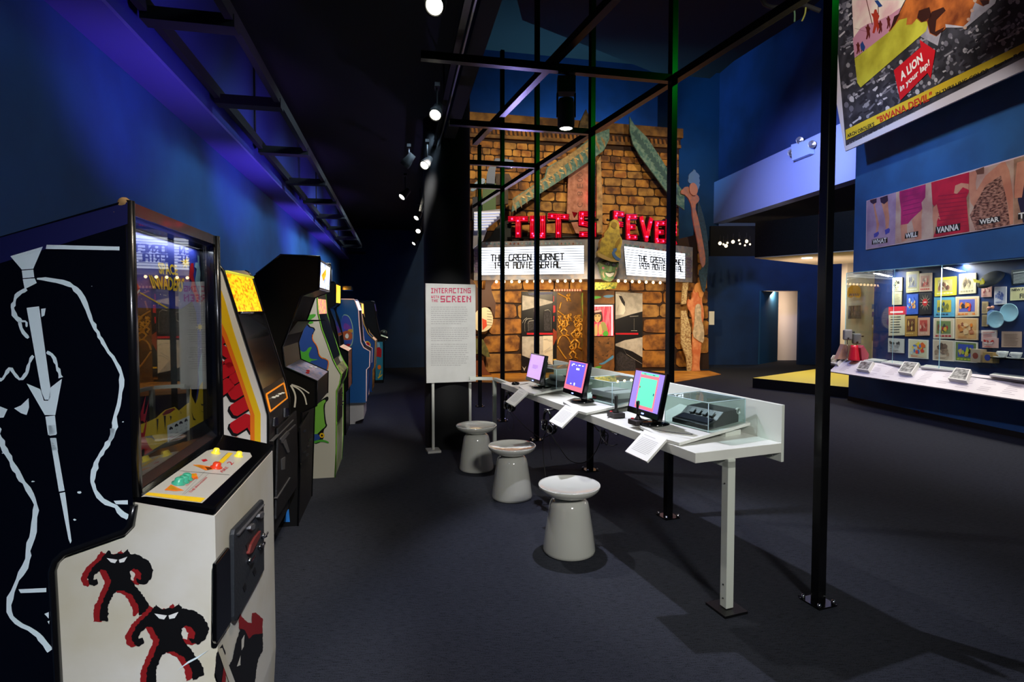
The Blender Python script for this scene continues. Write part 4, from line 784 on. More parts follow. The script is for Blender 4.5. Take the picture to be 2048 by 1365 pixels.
panel('side_panel_painting',k11((1222,342),(1445,352),(1445,1020),(1222,1020)),PB,[(k11((1225,345),(1445,358),(1445,505),(1350,530),(1225,570)),PG),(k11((1225,770),(1300,740),(1445,715),(1445,880),(1360,830),(1225,785)),PG),(k11((1225,360),(1260,365),(1300,440),(1305,500),(1290,530),(1225,535)),A_WH),(k11((1250,375),(1275,380),(1302,430),(1300,465),(1275,430)),mat('chair_dark',(52,50,60),.7)),(k11((1225,680),(1410,680),(1410,695),(1225,695)),RD2),
   (k11((1230,860),(1260,830),(1340,880),(1385,900),(1390,1010),(1230,1010)),mat('chair_dark',(52,50,60),.7))]+lines([k11((1340,545),(1410,540)),k11((1375,560),(1375,655)),k11((1350,660),(1400,660)),k11((1290,810),(1310,850),(1390,900),(1440,930)),k11((1240,400),(1250,450),(1235,500))],.9),label='black and pale grey painted panel with a bar stool')
# left painted shapes and right painted person
cut('painted_figure',FA,k11((20,240),(50,250),(100,330),(150,330),(160,230),(235,255),(200,300),(205,345),(238,440),(230,560),(195,470),(150,465),(130,560),(20,560)),.25,.04,mat('figure_brown',(74,38,20),.6),label='dark brown painted arm shape at the left edge')
cut('painted_cup',FA,smooth2(k11((60,520),(130,470),(180,475),(215,540),(210,620),(160,665),(110,670),(60,640)),2),.3,.04,mat('cup_cream',(226,214,180),.5),extra=[(k11((125,560),(160,575),(165,620),(130,655)),flat('cup_red','d84a2a'))]+[(k11((165,500+22*i),(205,505+22*i),(205,508+22*i),(165,503+22*i)),A_BLK) for i in range(6)])
cut('painted_figure',FA,k11((60,720),(135,730),(170,800),(192,870),(165,872),(120,840),(60,850)),.28,.04,mat('figure_olive',(110,110,60),.6,noise=.4,scale=10),label='olive painted hem at the left edge')
cut('painted_figure',FA,k11((60,900),(138,900),(160,980),(240,1040),(60,1040)),.28,.04,mat('figure_rust',(130,70,40),.6),label='rust painted foot at the left edge')
wm=cut('painted_person',FA,smooth2(k11((1815,330),(1840,300),(1880,300),(1890,350),(1880,420),(1895,480),(1900,560),(1870,640),(1850,700),(1880,740),(1870,850),(1862,950),(1875,1000),(1840,1020),(1800,1010),(1815,900),(1805,760),(1815,640),(1800,520),(1765,470),(1770,400),(1800,420)),1),.34,.04,mat('painted_skin',(214,116,70),.55,noise=.3,scale=8,col2=(236,160,110)),label='painted person in a white dress beside the right stones')
cut('hair',FA,smooth2(k11((1815,330),(1830,280),(1870,270),(1900,310),(1890,390),(1860,400),(1850,340),(1830,360)),1),.36,.03,mat('painted_hair',(222,150,80),.5),wm)
cut('dress',FA,smooth2(k11((1822,460),(1850,440),(1872,460),(1870,560),(1895,640),(1895,760),(1850,740),(1800,700),(1820,600)),1),.37,.02,mat('painted_dress',(222,200,170),.5,noise=.2,scale=12),wm)
cut('painted_scroll',FA,k11((1722,500),(1760,495),(1800,640),(1800,760),(1820,820),(1825,1000),(1775,1015),(1765,880),(1722,760)),.3,.04,mat('scroll_cream',(220,200,150),.6,noise=.6,scale=26,col2=(150,110,70)),label='cream painted scroll beside the person')
cut('painted_frame',FA,k11((1738,275),(1782,272),(1762,445),(1725,448)),.3,.04,mat('scroll_cream',(220,200,150),.6))
# machine cutout upper left
gp=MB().ob(AT(965,440,12.0),V(.29,.03,0),V(0,.3,0),Z*.80,mat('machine_green',(70,100,62),.6)).build('projector_cabinet',fac,label='green box on the upper left of the facade')
MB().ob(AT(945,440,12.05),V(.2,.03,0),V(0,.2,0),Z*.5,mat('machine_navy',(10,22,54),.6)).build('projector_cabinet_side',fac)
cut('projector_arm',Plane((0,11.9),(1,.1)),K(930,220,.1465)((290,1000),(300,880),(320,800),(360,740),(420,660),(540,665),(660,690),(660,780),(600,790),(430,770),(415,830),(405,1010)),.0,.15,mat('machine_blue_grey',(70,90,130),.5))
cut('projector_post',Plane((0,12.1),(1,.1)),K(930,220,.1465)((420,870),(600,870),(640,950),(590,1050),(590,1280),(415,1300)),.0,.12,mat('machine_brown',(70,52,44),.7,noise=.4,scale=9))
MB().ball(AT(1023,333,11.8),.03,mat('lamp_white',(240,245,255),.4,em=10),8).build('projector_lamp',fac)
cut('lattice_dish',Plane((0,11.9),(1,.1)),smooth2(K(930,220,.1465)((70,1110),(90,1050),(150,980),(220,935),(275,935),(275,1000),(200,1020),(130,1110)),1),.0,.05,mat('lattice_blue',(90,150,215),.4,noise=.7,scale=60,col2=(20,40,80)))
mb=MB()
for i in range(7):
    y0=424+i*5.6; x1=1004-i*5.5; mb.prism([AT(948,y0,11.8),AT(x1,y0-1,11.8),AT(x1,y0+1.6,11.8),AT(948,y0+3,11.8)],V(0,.12,0),mat('louvre_white',(225,228,245),.5,em=.35))  # slats are no lamp; their glow stands in for light falling on them
mb.prism([AT(948,424,11.95),AT(1003,418,11.95),AT(1003,434,11.95),AT(975,455,11.95),AT(966,480,11.95),AT(946,497,11.95)],V(0,.1,0),mat('louvre_grey',(150,150,165),.6))
mb.build('louvre',fac,label='bright white louvres left of the red letters')
# yellow-orange stage floor
ORF=mat('stage_floor_orange',(212,150,62),.5,noise=.3,scale=3,col2=(180,116,40))
pts=[G(900,762,.006)]+[G(u,v,.006) for u,v in ((960,765),(1060,768),(1200,771),(1335,768),(1390,758),(1442,749),(1418,742))]+[G(920,744,.006)]
S('floor_stage', MB().prism([V(p.x,p.y,.008) for p in pts],V(0,0,-.007),ORF))
tag(MB().ob(AT(1418,650,13.85),V(.14,.02,0),V(0,.02,0),Z*.34,A_WH).build('label_panel'),'small white label panel on the blue wall right of the stones','label')
tag(MB().ob(AT(1417.5,669,13.9),V(.07,.0,0),V(0,.02,0),Z*.01,A_WH).build('x'),None) if False else None
# ================================================================== BLACK STEEL FRAME
ta = V(-.34,.9404,0).normalized(); tb = V(ta.y,-ta.x,0)       # along the table / frame, and across to its back
feet = [G(1636,1206),G(1336,1034),G(1180,941),G(1073,881),G(1005,843),G(960,814)]
tops = [5.6,5.6,5.6,5.6,4.9,4.0]; ZB = 3.12
fr_ = thing('steel_frame', feet[2], 'tall black steel frame of posts and beams standing over the white table','frame')
for i,(f,tz) in enumerate(zip(feet,tops)):
    mb=MB(); o=f-ta*.025-tb*.025; mb.ob(o,ta*.05,tb*.05,Z*tz,STEEL); pst=mb.build('post',fr_,bevel=.003,seg=1)
    MB().ob(f-ta*.06-tb*.06,ta*.12,tb*.12,Z*.008,STEEL).build('foot_plate',pst)
    for sa in (-1,1):
        for sb in (-1,1): MB().lathe([(.001,0),(.011,0),(.011,.012),(.007,.02),(.001,.022)],f+ta*.048*sa+tb*.048*sb+Z*.008,CHR,8).build('bolt',pst)
def beam(name,p,q,w=.05,h=.05): 
    d=(q-p).normalized(); s_=V(-d.y,d.x,0); return MB().ob(p-s_*w/2-Z*h/2,q-p,s_*w,Z*h,STEEL).build(name,fr_)
beam('long_beam',feet[0]-ta*2+Z*ZB,feet[5]+ta*.3+Z*ZB)
off2=V(-.93,0,0); beam('long_beam',feet[0]+off2-ta*2+Z*(ZB+.05),feet[2]+off2+ta*.5+Z*(ZB+.05))
for i,L_ in enumerate((2.2,1.75,1.3,.95,.75)): beam('cross_beam',feet[i]+Z*ZB,feet[i]-NR*L_+Z*ZB)
# ================================================================== TRACK AND SPOTLIGHTS
tk = thing('lighting_track', row(4,1.02,3.2),'long black lighting track running beside the black column','track')
MB().ob(row(-1,.985,3.20),UR*10,NR*.04,Z*.04,STEEL).build('rail',tk)
MB().ob(row(-1,1.045,3.22),UR*10,NR*.012,Z*.02,SIL).build('conduit',tk)
for s in (1,3.2,5.5,8): MB().tube([row(s,1.0,3.24),row(s,1.0,3.55)],.008,BLKM).build('hanger',tk)
LAMP=mat('lamp_white_hot',(255,248,225),.4,em=22)
def track_light(p, d, label, grp=None, r=.052, L=.15, up=.12, em=None):
    d=d.normalized(); t=thing('spotlight',p,label,'spotlight',grp)
    MB().lathe([(.001,-L),(r*.7,-L),(r*.8,-L*.6),(r,-L*.3),(r,0),(r*.86,0),(r*.8,-.02)],p,BLKM,20,d).build('housing',t)
    MB().lathe([(.001,-.012),(r*.8,-.012),(r*.8,-.014)],p,em or LAMP,20,d).build('lens',t)
    mb=MB(); c_=p-d*L*.55; mb.tube([c_+Z*.0,c_+Z*up*.6,c_+Z*up],.008,BLKM,6); mb.ob(c_+Z*up-NR*.02-UR*.05,UR*.1,NR*.04,Z*.03,BLKM); mb.build('bracket',t)
    return t
GRPS='spotlights on the track beside the column'
tl=[((868,12),3.0,(-.1,-.75,-.6),'largest lit spotlight at the top of the picture on the track'),
    ((870,231),3.0,(-.1,-.7,-.7),'lit spotlight under the track, second from the top'),
    ((848,332),2.98,(-.3,-.7,-.7),'third lit spotlight down, close to the column'),
    ((803,395),2.95,(-.5,-.5,-.7),'lone lit spotlight set left of the others'),
    ((832,437),3.0,(-.4,-.6,-.7),'small lit spotlight left of the column above the starry one'),
    ((836,463),2.97,(-.1,-.8,-.5),'small starry spotlight left of the column'),
    ((827,488),2.96,(-.5,-.5,-.7),'small spotlight turned left, below the starry one'),
    ((832,507),3.0,(-.4,-.5,-.7),'tiny spotlight left of the column, second from the lowest'),
    ((832,525),2.97,(-.2,-.7,-.6),'lowest tiny lit spotlight left of the column')]
TLP=[]
for (u,v),z,d,lb in tl:
    p=G(u,v,z); TLP.append(p); track_light(p,V(*d),lb,None,up=max(.06,3.17-z))
for (u,v),z in (((808,332),3.0),): track_light(G(u,v,z),V(-.6,.1,-.7),'dim spotlight beside the third lit one, left of the column',None,em=mat('lamp_dim',(255,248,225),.4,em=3))
# spotlight hanging from the frame
hp=V(.376,3.81,0); t=thing('spotlight',hp+Z*2.85,'black hanging spotlight under the first cross beam of the frame','spotlight')
bz=AT(1132,258,3.81); MB().lathe([(.001,.20),(.05,.20),(.058,.14),(.058,.02),(.05,0),(.044,.0),(.04,.02)],bz,BLKM,24).build('housing',t)
MB().lathe([(.001,.012),(.042,.012),(.042,.013)],bz-Z*.008,LAMP,20).build('lens',t)
mb=MB(); 
for s_ in (-1,1): mb.ob(bz+V(.06*s_-.006,-.01,.08),V(.012,0,0),V(0,.02,0),Z*.16,BLKM)
mb.build('yoke',t); mb=MB(); mb.ob(bz+V(-.06,-.045,.235),V(.12,0,0),V(0,.09,0),Z*.11,BLKM); mb.build('gear_box',t); MB().tube([bz+Z*.34,V(bz.x,bz.y,ZB-.02)],.02,BLKM,8).build('stem',t)
# cables and emergency lamp, upper right
for k,(pts,lb) in enumerate(((((1520,2),(1545,18),(1600,6),(1640,22)),'black cable bunch hanging from the dark ceiling edge'),(((1575,12),(1572,30),(1560,38)),'short hooked cable end at the left of the bunch'),(((1588,15),(1590,30),(1589,44)),'green tinted cable end in the bunch'),(((1612,22),(1608,34),(1604,42)),'yellow tinted cable end in the bunch'))):
    P=[AT(u,v,8.0) for u,v in smooth2([(pts[0][0]+4,-70)]+list(pts),2,False)]; tag(MB().tube(P,.03 if k==0 else .012,BLKM if k<2 else mat('cable_%d'%k,(60,90,60) if k==2 else (120,120,50),.5),6).build('cable'),lb,'cable')
eb=bk.pt(1588,322,0); 
t=thing('emergency_light',bk.pt(1610,318),'white twin-head emergency light on the pale blue bulkhead','emergency light')
MB().prism([bk.pt(u,v,.12) for u,v in ((1594,322),(1592,290),(1628,280),(1630,308))],-bk.n*.11,mat('emergency_box',(150,175,215),.5)).build('housing',t)
for u,v in ((1609,281),(1634,289),(1592,306)): 
    p=bk.pt(u,v,.16); mb=MB(); mb.lathe([(.001,.10),(.045,.09),(.075,.02),(.08,0),(.07,.0),(.03,.03),(.001,.035)],p-bk.n*.05,SIL,18,V(-.3,-1,.0)*-1); mb.build('lamp_head',t)
# ================================================================== SIGN
SP=Plane((AT(851,620,5.68).x,5.68),(AT(952,620,5.86)-AT(851,620,5.68))[:2])
t=thing('exhibition_sign',SP.P(.26,0),'white standing sign board with pink pixel title in front of the column','sign')
brd=MB().prism([SP.pt(u,v) for u,v in ((851,567),(951,569.5),(952,763.5),(853,767))],-SP.n*.02,mat('sign_board',(205,206,204),.4,noise=.04)).build('board',t,bevel=.002)
for u in (867,941.5):
    p=SP.pt(u,766,-.035); p=V(p.x,p.y,0); MB().box(p+Z*.62,(.026,.026,1.24),mat('sign_leg',(190,192,186),.4),SP.d[:2]).build('leg',t)
    MB().box(p+Z*.012,(.14,.16,.024),mat('sign_leg',(190,192,186)),SP.d[:2]).build('foot',t,bevel=.003)
PIX={'I':['111','010','010','010','111'],'N':['1001','1101','1011','1001','1001'],'T':['111','010','010','010','010'],'E':['111','100','110','100','111'],'R':['1110','1001','1110','1010','1001'],'A':['1111','1001','1111','1001','1001'],'C':['1111','1000','1000','1000','1111'],'G':['1111','1000','1011','1001','1111'],'W':['10101','10101','10101','11111','01010'],'H':['101','101','111','101','101'],'S':['1111','1000','1111','0001','1111']}
PT=mat('title_pink',(190,62,96),.5); mb=MB()
def pixt(s,u0,u1,v0,v1):
    tot=sum(len(PIX[ch][0])+1 for ch in s)-1; pw=(u1-u0)/tot; ph=(v1-v0)/5; x=u0
    for ch in s:
        g=PIX[ch]
        for r,row_ in enumerate(g):
            for k,b_ in enumerate(row_):
                if b_=='1': a,b2=x+k*pw,v0+r*ph; mb.face([SP.pt(uu,vv,.0015) for uu,vv in ((a,b2),(a+pw*1.02,b2),(a+pw*1.02,b2+ph*1.02),(a,b2+ph*1.02))],PT)
        x+=(len(g[0])+1)*pw
pixt('INTERACTING',862,941.5,576.5,587); pixt('WITH',862,878,591.5,597); pixt('THE',863,876,599,604.5); pixt('SCREEN',881,942,592,605)
mb.build('title',brd,label='pink pixel lettering title')
mb=MB(); rt=random.Random(3)
for y0,n_ in ((614,9),(656,7),(688.5,11)):
    for i in range(n_):
        x=862; xe=rt.uniform(930,938) if i<n_-1 else rt.uniform(915,928)
        while x<xe:
            w=rt.uniform(2,7); y=y0+i*4.15; mb.face([SP.pt(uu,vv,.0015) for uu,vv in ((x,y),(min(x+w,xe),y),(min(x+w,xe),y+1.3),(x,y+1.3))],mat('sign_text_grey',(168,168,168),.6)); x+=w+1.1
mb.build('text_block',brd)
# ================================================================== STOOLS
STW=mat('stool_gloss_white',(200,202,195),.10,coat=1)
p=G(1138,1101); t=thing('stool',p,'large round white glossy stool nearest the camera','stool','white glossy mushroom stools')
MB().lathe([(.001,.004),(.155,.0),(.163,.006),(.163,.02),(.150,.12),(.136,.21),(.124,.285),(.116,.312),(.100,.330),(.090,.338),(.001,.338)],p,STW,48).build('pedestal',t)
MB().lathe([(.085,.334),(.088,.343),(.10,.352),(.14,.362),(.172,.378),(.188,.398),(.192,.414),(.190,.418),(.182,.414),(.150,.404),(.08,.397),(.001,.395)],p,STW,48).build('seat',t)
for q,lb in (((1024,994),'middle white glossy stool of the row of three'),((953,938),'farthest white glossy stool, beside the standing sign')):
    c_=copy_tree(t); c_.location=G(*q); c_['label']=lb
# ================================================================== TABLE
ZT=.814; A0=G(1391,907,ZT); A1=G(1002.5,766,ZT); ax=(A1-A0).normalized(); LT=(A1-A0).length; ay=V(ax.y,-ax.x,0)
DW=.545; TW=mat('table_white',(226,228,222),.3,noise=.03); TG=mat('table_edge_white',(212,218,210),.35)
tab=thing('exhibit_table',V(A0.x,A0.y,0)+ax*LT/2+ay*DW/2,'long white exhibit table with stepped platforms under the black frame','table')
MB().ob(A0-Z*.05,ax*LT,ay*DW,Z*.05,TW).build('tabletop',tab,bevel=.002,label='white tabletop')
p=A0+ay*DW; MB().ob(V(p.x,p.y,.715)-ax*.0,ax*(LT+.0),ay*.018,Z*.296,TG).build('back_panel',tab,bevel=.002,label='upright white back panel')
lp=G(1453,1219); MB().box(lp+Z*.385,(.045,.045,.74),TG,ta[:2]).build('leg',tab,bevel=.002)
MB().ob(V(lp.x,lp.y,.72)-tb*.0225-ta*.0225,ta*.45,tb*.045,Z*.045,TG).build('leg_arm',tab,bevel=.002); MB().box(lp+Z*.006,(.14,.14,.012),BLK,ta[:2]).build('leg_foot',tab)
for z in (.06,.13,.64): MB().lathe([(.001,0),(.004,0),(.004,.002),(.001,.002)],lp-tb*.0225+Z*z,INK,8,-tb).build('screw',tab)
fp_=G(989,906); MB().box(fp_+Z*.385,(.035,.035,.77),TG,ta[:2]).build('leg',tab); MB().ob(V(fp_.x,fp_.y,.765)-tb*.0175-ta*.0175,-ta*.62,tb*.035,Z*.03,TG).build('leg_arm',tab)
MB().ob(V(fp_.x,fp_.y,.765)-tb*.0175,V(-.24,.02,0),ta*.035,Z*.03,TG).build('leg_arm',tab)
e2=V(.88,.475,0).normalized(); e1=V(-e2.y,e2.x,0)
cor=[G(1359,886,.832),G(1173,826,.832),G(1068,788,.832)]
names=('near','middle','far')
def screen(kind,mb,S):
    """S(x,y,o) maps the unit screen to the room"""
    R=lambda x0,y0,x1,y1,m_,o=.001: mb.face([S(x0,y0,o),S(x1,y0,o),S(x1,y1,o),S(x0,y1,o)],m_)
    E=lambda nm,c_,e: mat(nm,c_,.3,em=e)
    if kind==0:
        R(0,0,1,1,E('scr_violet',(140,120,205),1.0)); R(.2,.02,.84,.98,E('scr_coral',(235,110,125),1.0),.0015); R(.22,.92,.82,.98,E('scr_mint',(95,205,170),1.0),.002); R(.23,.10,.80,.84,E('scr_mint',(95,205,170),1.0),.002)
        R(.32,.94,.4,.955,A_RED,.0025); R(.62,.94,.7,.955,A_BLU,.0025); R(.25,.55,.28,.6,A_RED,.0025); R(.75,.42,.78,.48,A_BLU,.0025)
    elif kind==1:
        R(0,0,1,1,E('scr_coral_dark',(205,105,125),.9)); R(.08,.16,.92,.98,E('scr_indigo',(88,78,190),1.0),.0015); W_=E('scr_white',(240,240,255),1.6)
        for x,y,w,h in ((.25,.88,.1,.03),(.42,.86,.05,.02),(.55,.87,.12,.03),(.75,.87,.07,.03),(.2,.82,.04,.06),(.48,.72,.16,.06),(.3,.2,.08,.03),(.5,.18,.06,.09)): R(x,y,x+w,y+h,W_,.002)
    else:
        R(0,0,1,1,E('scr_lilac',(205,165,225),1.0)); R(.0,.0,.08,1,E('scr_lilac_b',(180,140,215),1.0),.0015); R(.3,.45,.7,.58,E('scr_lilac_b',(180,140,215),1.0),.0015); R(.3,.42,.6,.44,E('scr_violet',(140,120,205),1.0),.002)
for k in range(3):
    A=cor[k]; A=V(A.x,A.y,0); zf,slope=.832,.095
    def SL(x,y,o=0): p=A+e1*x+e2*y; return V(p.x,p.y,zf+slope*max(0,y)+o)
    t_back=((A0+ay*(DW-.006))-A).dot(ay)
    # raised platform: corner, right edge to the panel, along the panel, front edge
    def onb(d): # distance along ray from A in dir d until the back panel
        return t_back/d.dot(ay)
    rb=e2*onb(e2); B=A+rb; Lf=A+ax*.085-ay*.015; Fp=A+ax*.40+ay*.03; Bk=B+ax*.60
    def zz(p): return zf+slope*(p-A).dot(e2) if (p-A).dot(e2)>0 else zf
    pts=[A,B,Bk,Fp,Lf]; pts=[V(p.x,p.y,min(zz(p),.89)) for p in pts]
    MB().prism(pts,V(0,0,-.016),TW).build('raised_platform',tab,bevel=.0015)
    bb=A+e2*(onb(e2)-.16)+e1*.03; MB().ob(V(bb.x,bb.y,.8145),e2*.12,e1*.05,Z*.028,TG).build('support_block',tab)
    # sloping caption board
    q=[V(p.x,p.y,.836) for p in (A+ax*.30,A+ax*.085-ay*.01)]
    dn=(-e2*.80-Z*.60).normalized()*.172; nn=(q[1]-q[0]).cross(dn).normalized(); nn = nn if nn.z>0 else -nn
    cp=MB().prism([q[0],q[1],q[1]+dn,q[0]+dn],-nn*.012,WHT).build('caption_board',label=('sloping white caption board at the %s monitor of the table'%names[k]),cat='caption board',group='caption boards along the table front',bevel=.001)
    mb=MB(); 
    for i in range(12):
        if i==1: continue
        f=.16+i*.058; e=.14; w=.72 if i else .5
        P=lambda x,y: q[0]*(1-x)+q[1]*x+dn*y+nn*.0008
        mb.face([P(e,f),P(e+w*(.9 if i==11 else 1),f),P(e+w*(.9 if i==11 else 1),f+.012),P(e,f+.012)],GRYI)
    mb.build('caption_text',cp)
    # monitor
    mp=[G(1309,847,.85),G(1165,803,.85),G(1083,775,.85)][k]; mp=V(mp.x,mp.y,0); zb0=zz(mp)+.001 if k else zz(mp)+.001
    zb0=max(zb0,.833); fw=-tb; up=(Z*.975+tb*.22).normalized(); rt_=-ta   # faces the stools, leans back
    t=thing('monitor',mp+Z*zb0,('black flat monitor with a %s screen, %s on the table')%(('teal game','nearest'),('violet game','middle one'),('pale lilac','farthest'))[k],'monitor')
    MB().lathe([(.001,0),(.085,0),(.088,.004),(.07,.012),(.001,.014)],mp+Z*zb0,BLKG,28).build('stand_base',t); MB().ob(mp+Z*(zb0+.01)-ta*.025+tb*.0,ta*.05,tb*.025,Z*.12,BLKG).build('stand_neck',t)
    c0=mp+Z*(zb0+.042)+fw*.06+ta*.012; W_,H_=.315,.262-.012*k; nrm=up.cross(rt_).normalized(); nrm = nrm if nrm.dot(fw)>0 else -nrm
    Sg=lambda x,y,o=0:(c0+rt_*((x-.5)*W_)+up*(y*H_)+nrm*o)
    MB().prism([Sg(0,0,.02),Sg(1,0,.02),Sg(1,1,.02),Sg(0,1,.02)],-nrm*.03,BLKG).build('bezel',t,bevel=.004)
    MB().prism([Sg(.2,.2,-.012),Sg(.8,.2,-.012),Sg(.8,.8,-.012),Sg(.2,.8,-.012)],-nrm*.035,BLK).build('rear_housing',t,bevel=.006)
    mb=MB(); screen(k,mb,lambda x,y,o: Sg(.045+.91*x,.135+.825*y,.0205+o)); mb.build('screen',t,label='glowing screen')
    mb=MB(); mb.ball(Sg(.5,.06,.021),.004,mat('led_blue',(90,110,255),.4,em=14),8); mb.ball(Sg(.54,.06,.021),.004,mat('led_blue',(90,110,255)),8); mb.build('power_light',t)
    # clear case with the console inside
    cs=SL(.02,.225) if k==0 else SL(.02,.225); w1,w2,hh=.315,onb(e2)-.225-.02,.155
    t=thing('clear_case',cs,'clear acrylic case over the %s game console on the table'%('near black','middle grey','far black')[k],'display case')
    AC=glass('acrylic',(236,244,242),1.49); o0=cs; X=e1*w1; Y_=e2*w2+Z*slope*w2; Hh=Z*hh; th=.004
    top_=lambda p:V(p.x,p.y,cs.z+hh)
    for nm,aa,bb_ in (('front_pane',o0,X),('side_pane',o0,Y_),('side_pane',o0+X,Y_),('rear_pane',o0+Y_,X)):
        qd=[aa,aa+bb_,top_(aa+bb_),top_(aa)]; nrm2=bb_.cross(Z).normalized(); MB().prism(qd,nrm2*th,AC).build(nm,t)
    MB().prism([top_(o0),top_(o0+X),top_(o0+X+Y_),top_(o0+Y_)],Z*th,AC).build('lid',t)
    EG=mat('acrylic_edge',(190,215,225),.2,em=.12); mb=MB()  # faint emission stands in for light caught along the acrylic edges
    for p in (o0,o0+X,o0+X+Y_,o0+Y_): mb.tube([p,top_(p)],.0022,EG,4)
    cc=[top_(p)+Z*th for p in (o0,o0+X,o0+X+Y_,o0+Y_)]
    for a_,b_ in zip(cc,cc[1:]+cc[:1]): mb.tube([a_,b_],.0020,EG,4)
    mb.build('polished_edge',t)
    # consoles
    def loc(x,y,z=0): p=A+e1*(.02+x)+e2*(.225+y); return V(p.x,p.y,zf+slope*(.225+y)+z+.001)
    if k==0:
        t=thing('game_console',loc(.15,.12),'black wedge game console with a raised control row in the near clear case','game console'); DK=mat('console_black',(20,19,21),.4)
        MB().prism([loc(.03,.03),loc(.03,.03,.025),loc(.03,.10,.04),loc(.03,.15,.075),loc(.03,.27,.07),loc(.03,.27)],e1*.26,DK).build('shell',t,bevel=.003)
        MB().prism([loc(.05,.045,.030),loc(.27,.045,.030),loc(.27,.10,.042),loc(.05,.10,.042)],Z*.003,mat('console_deck',(44,44,56),.25)).build('deck_plate',t)
        for i in range(4): MB().prism([loc(.07+i*.045,.105,.052),loc(.10+i*.045,.105,.052),loc(.10+i*.045,.13,.068),loc(.07+i*.045,.13,.068)],Z*.006,mat('console_key',(96,98,104),.5)).build('key',t)
        MB().lathe([(.014,0),(.018,0),(.018,.012),(.014,.012),(.014,0)],loc(.04,.27,.06),WHT,20,-e1).build('cord_ring',t)
    elif k==1:
        t=thing('game_console',loc(.15,.12),'light grey game console with a dark base in the middle clear case','game console')
        MB().ob(loc(.02,.05),e1*.27,e2*.2,Z*.03,mat('console_dark_grey',(74,72,74),.5)).build('lower_shell',t,bevel=.003)
        MB().ob(loc(.015,.045,.031),e1*.28,e2*.21,Z*.042,mat('console_light_grey',(190,184,184),.45)).build('upper_shell',t,bevel=.004)
        MB().ob(loc(.13,.046,.0735),e1*.012,e2*.205,Z*.002,mat('console_dark_grey',(74,72,74))).build('groove',t); 
        for i in range(2): MB().ob(loc(.24+.02*i,.0445,.010),e1*.012,-e2*.004,Z*.008,A_RED).build('button',t)
    else:
        t=thing('game_console',loc(.15,.12),'black game console with a chrome barrel on top in the far clear case','game console')
        MB().prism([loc(.02,.03),loc(.02,.03,.02),loc(.02,.12,.04),loc(.02,.25,.04),loc(.02,.25)],e1*.27,mat('console_black',(20,19,21))).build('shell',t,bevel=.003)
        MB().tube([loc(.05,.1,.06),loc(.24,.1,.06)],.022,SIL,14).build('barrel',t); MB().ob(loc(.02,.12,.04),e1*.06,e2*.05,Z*.045,BLK).build('cartridge',t,bevel=.002)
# joysticks
def joystick(u,v,z,lb,ang=0):
    p=G(u,v,z); t=thing('joystick',p,lb,'joystick'); X=(ta*math.cos(ang)+tb*math.sin(ang)); 
    MB().box(p+Z*.016,(.085,.085,.03),mat('joystick_base',(40,34,34),.5),X[:2]).build('base',t,bevel=.004)
    MB().lathe([(.001,0),(.022,0),(.018,.008),(.011,.018),(.009,.03),(.011,.07),(.012,.10),(.009,.108),(.001,.11)],p+Z*.031,mat('joystick_rubber',(12,12,13),.5),16).build('stick',t)
    MB().lathe([(.001,0),(.009,0),(.009,.005),(.001,.006)],p+Z*.031+X*.028+tb*-.02,A_RED,12).build('fire_button',t); return p
j1=joystick(1232,835,.815,'black joystick between the middle case and the nearest monitor'); j2=joystick(1276,850,.834,'black joystick at the foot of the nearest monitor')
# mouse-like paddle and cable coil
mp=G(1031,770,.834); tag(MB().lathe([(.001,0),(.032,.0),(.038,.008),(.030,.022),(.001,.028)],mp,BLKG,18).build('game_paddle'),'small black hand controller at the far end of the table','controller')
CB=mat('cable_black',(10,10,11),.5)
def cable(name,pts,lb,r=.004,cat='cable',grp=None): 
    P=[V(*p) if not isinstance(p,Vector) else p for p in pts]; P=[V(*q) for q in smooth2([tuple(p) for p in P],3,False)]; return tag(MB().tube(P,r,CB,6).build(name),lb,cat,grp)
cc=G(1191,801,.852); rr=random.Random(4); pts=[cc+V(rr.uniform(-.055,.055),rr.uniform(-.035,.035),rr.uniform(.002,.03)) for _ in range(22)]
cable('cable_coil',pts,'tangled black cable coil on the middle raised platform',.003)
cable('cable',[j2+Z*.012-tb*.0,j2+ta*-.12+Z*.01,j2-ta*.22-tb*.02+Z*.016,j2-ta*.34+tb*.02+Z*.022,j2-ta*.42+tb*.05+Z*.03],'thin cable running from the near joystick over the platform',.0025)
cable('cable',[j1+Z*.01,j1-tb*.08-Z*.0,j1-tb*.13-Z*.10,j1-tb*.10-Z*.16-ta*.1,j1-tb*.06-Z*.14-ta*.12],'thin cable looping off the table front below a joystick',.0025)
cable('cable',[G(1040,770,.836),G(1062,766,.838),G(1075,775,.838),G(1097,778,.84)],'thin black cable behind the far caption board',.0025)
# headphones on hooks
def headphones(u,v,lb,Yd):
    p=AT(u,v,Yd); t=thing('headphones',p,lb,'headphones')
    mb=MB(); mb.tube([p+ta*(.07*math.cos(a))*1.0+Z*(.09*math.sin(a)) for a in [math.pi*i/12 for i in range(13)]],.010,BLKG,8); mb.build('headband',t)
    for s_ in (-1,1):
        c_=p+ta*.07*s_-Z*.03; MB().lathe([(.001,-.03),(.036,-.028),(.042,-.012),(.044,.0),(.036,.014),(.001,.016)],c_,BLKG,20,(ta*.35*s_-tb*.93)).build('ear_cup',t); MB().lathe([(.030,0),(.036,0),(.036,.003),(.030,.003),(.030,0)],c_+(ta*.35*s_-tb*.93).normalized()*.016,CHR,20,(ta*.35*s_-tb*.93)).build('cup_ring',t)
    hk=MB(); hk.tube([p+Z*.10+tb*.12,p+Z*.095+tb*.02,p+Z*.10-tb*.03],.007,CHR,8); tag(hk.build('hook'),'chrome hook holding the '+lb,'hook'); return p
h1=headphones(1095,846,'black headphones hanging under the middle of the table',4.05); h2=headphones(1017,806,'black headphones hanging under the far end of the table',4.98)
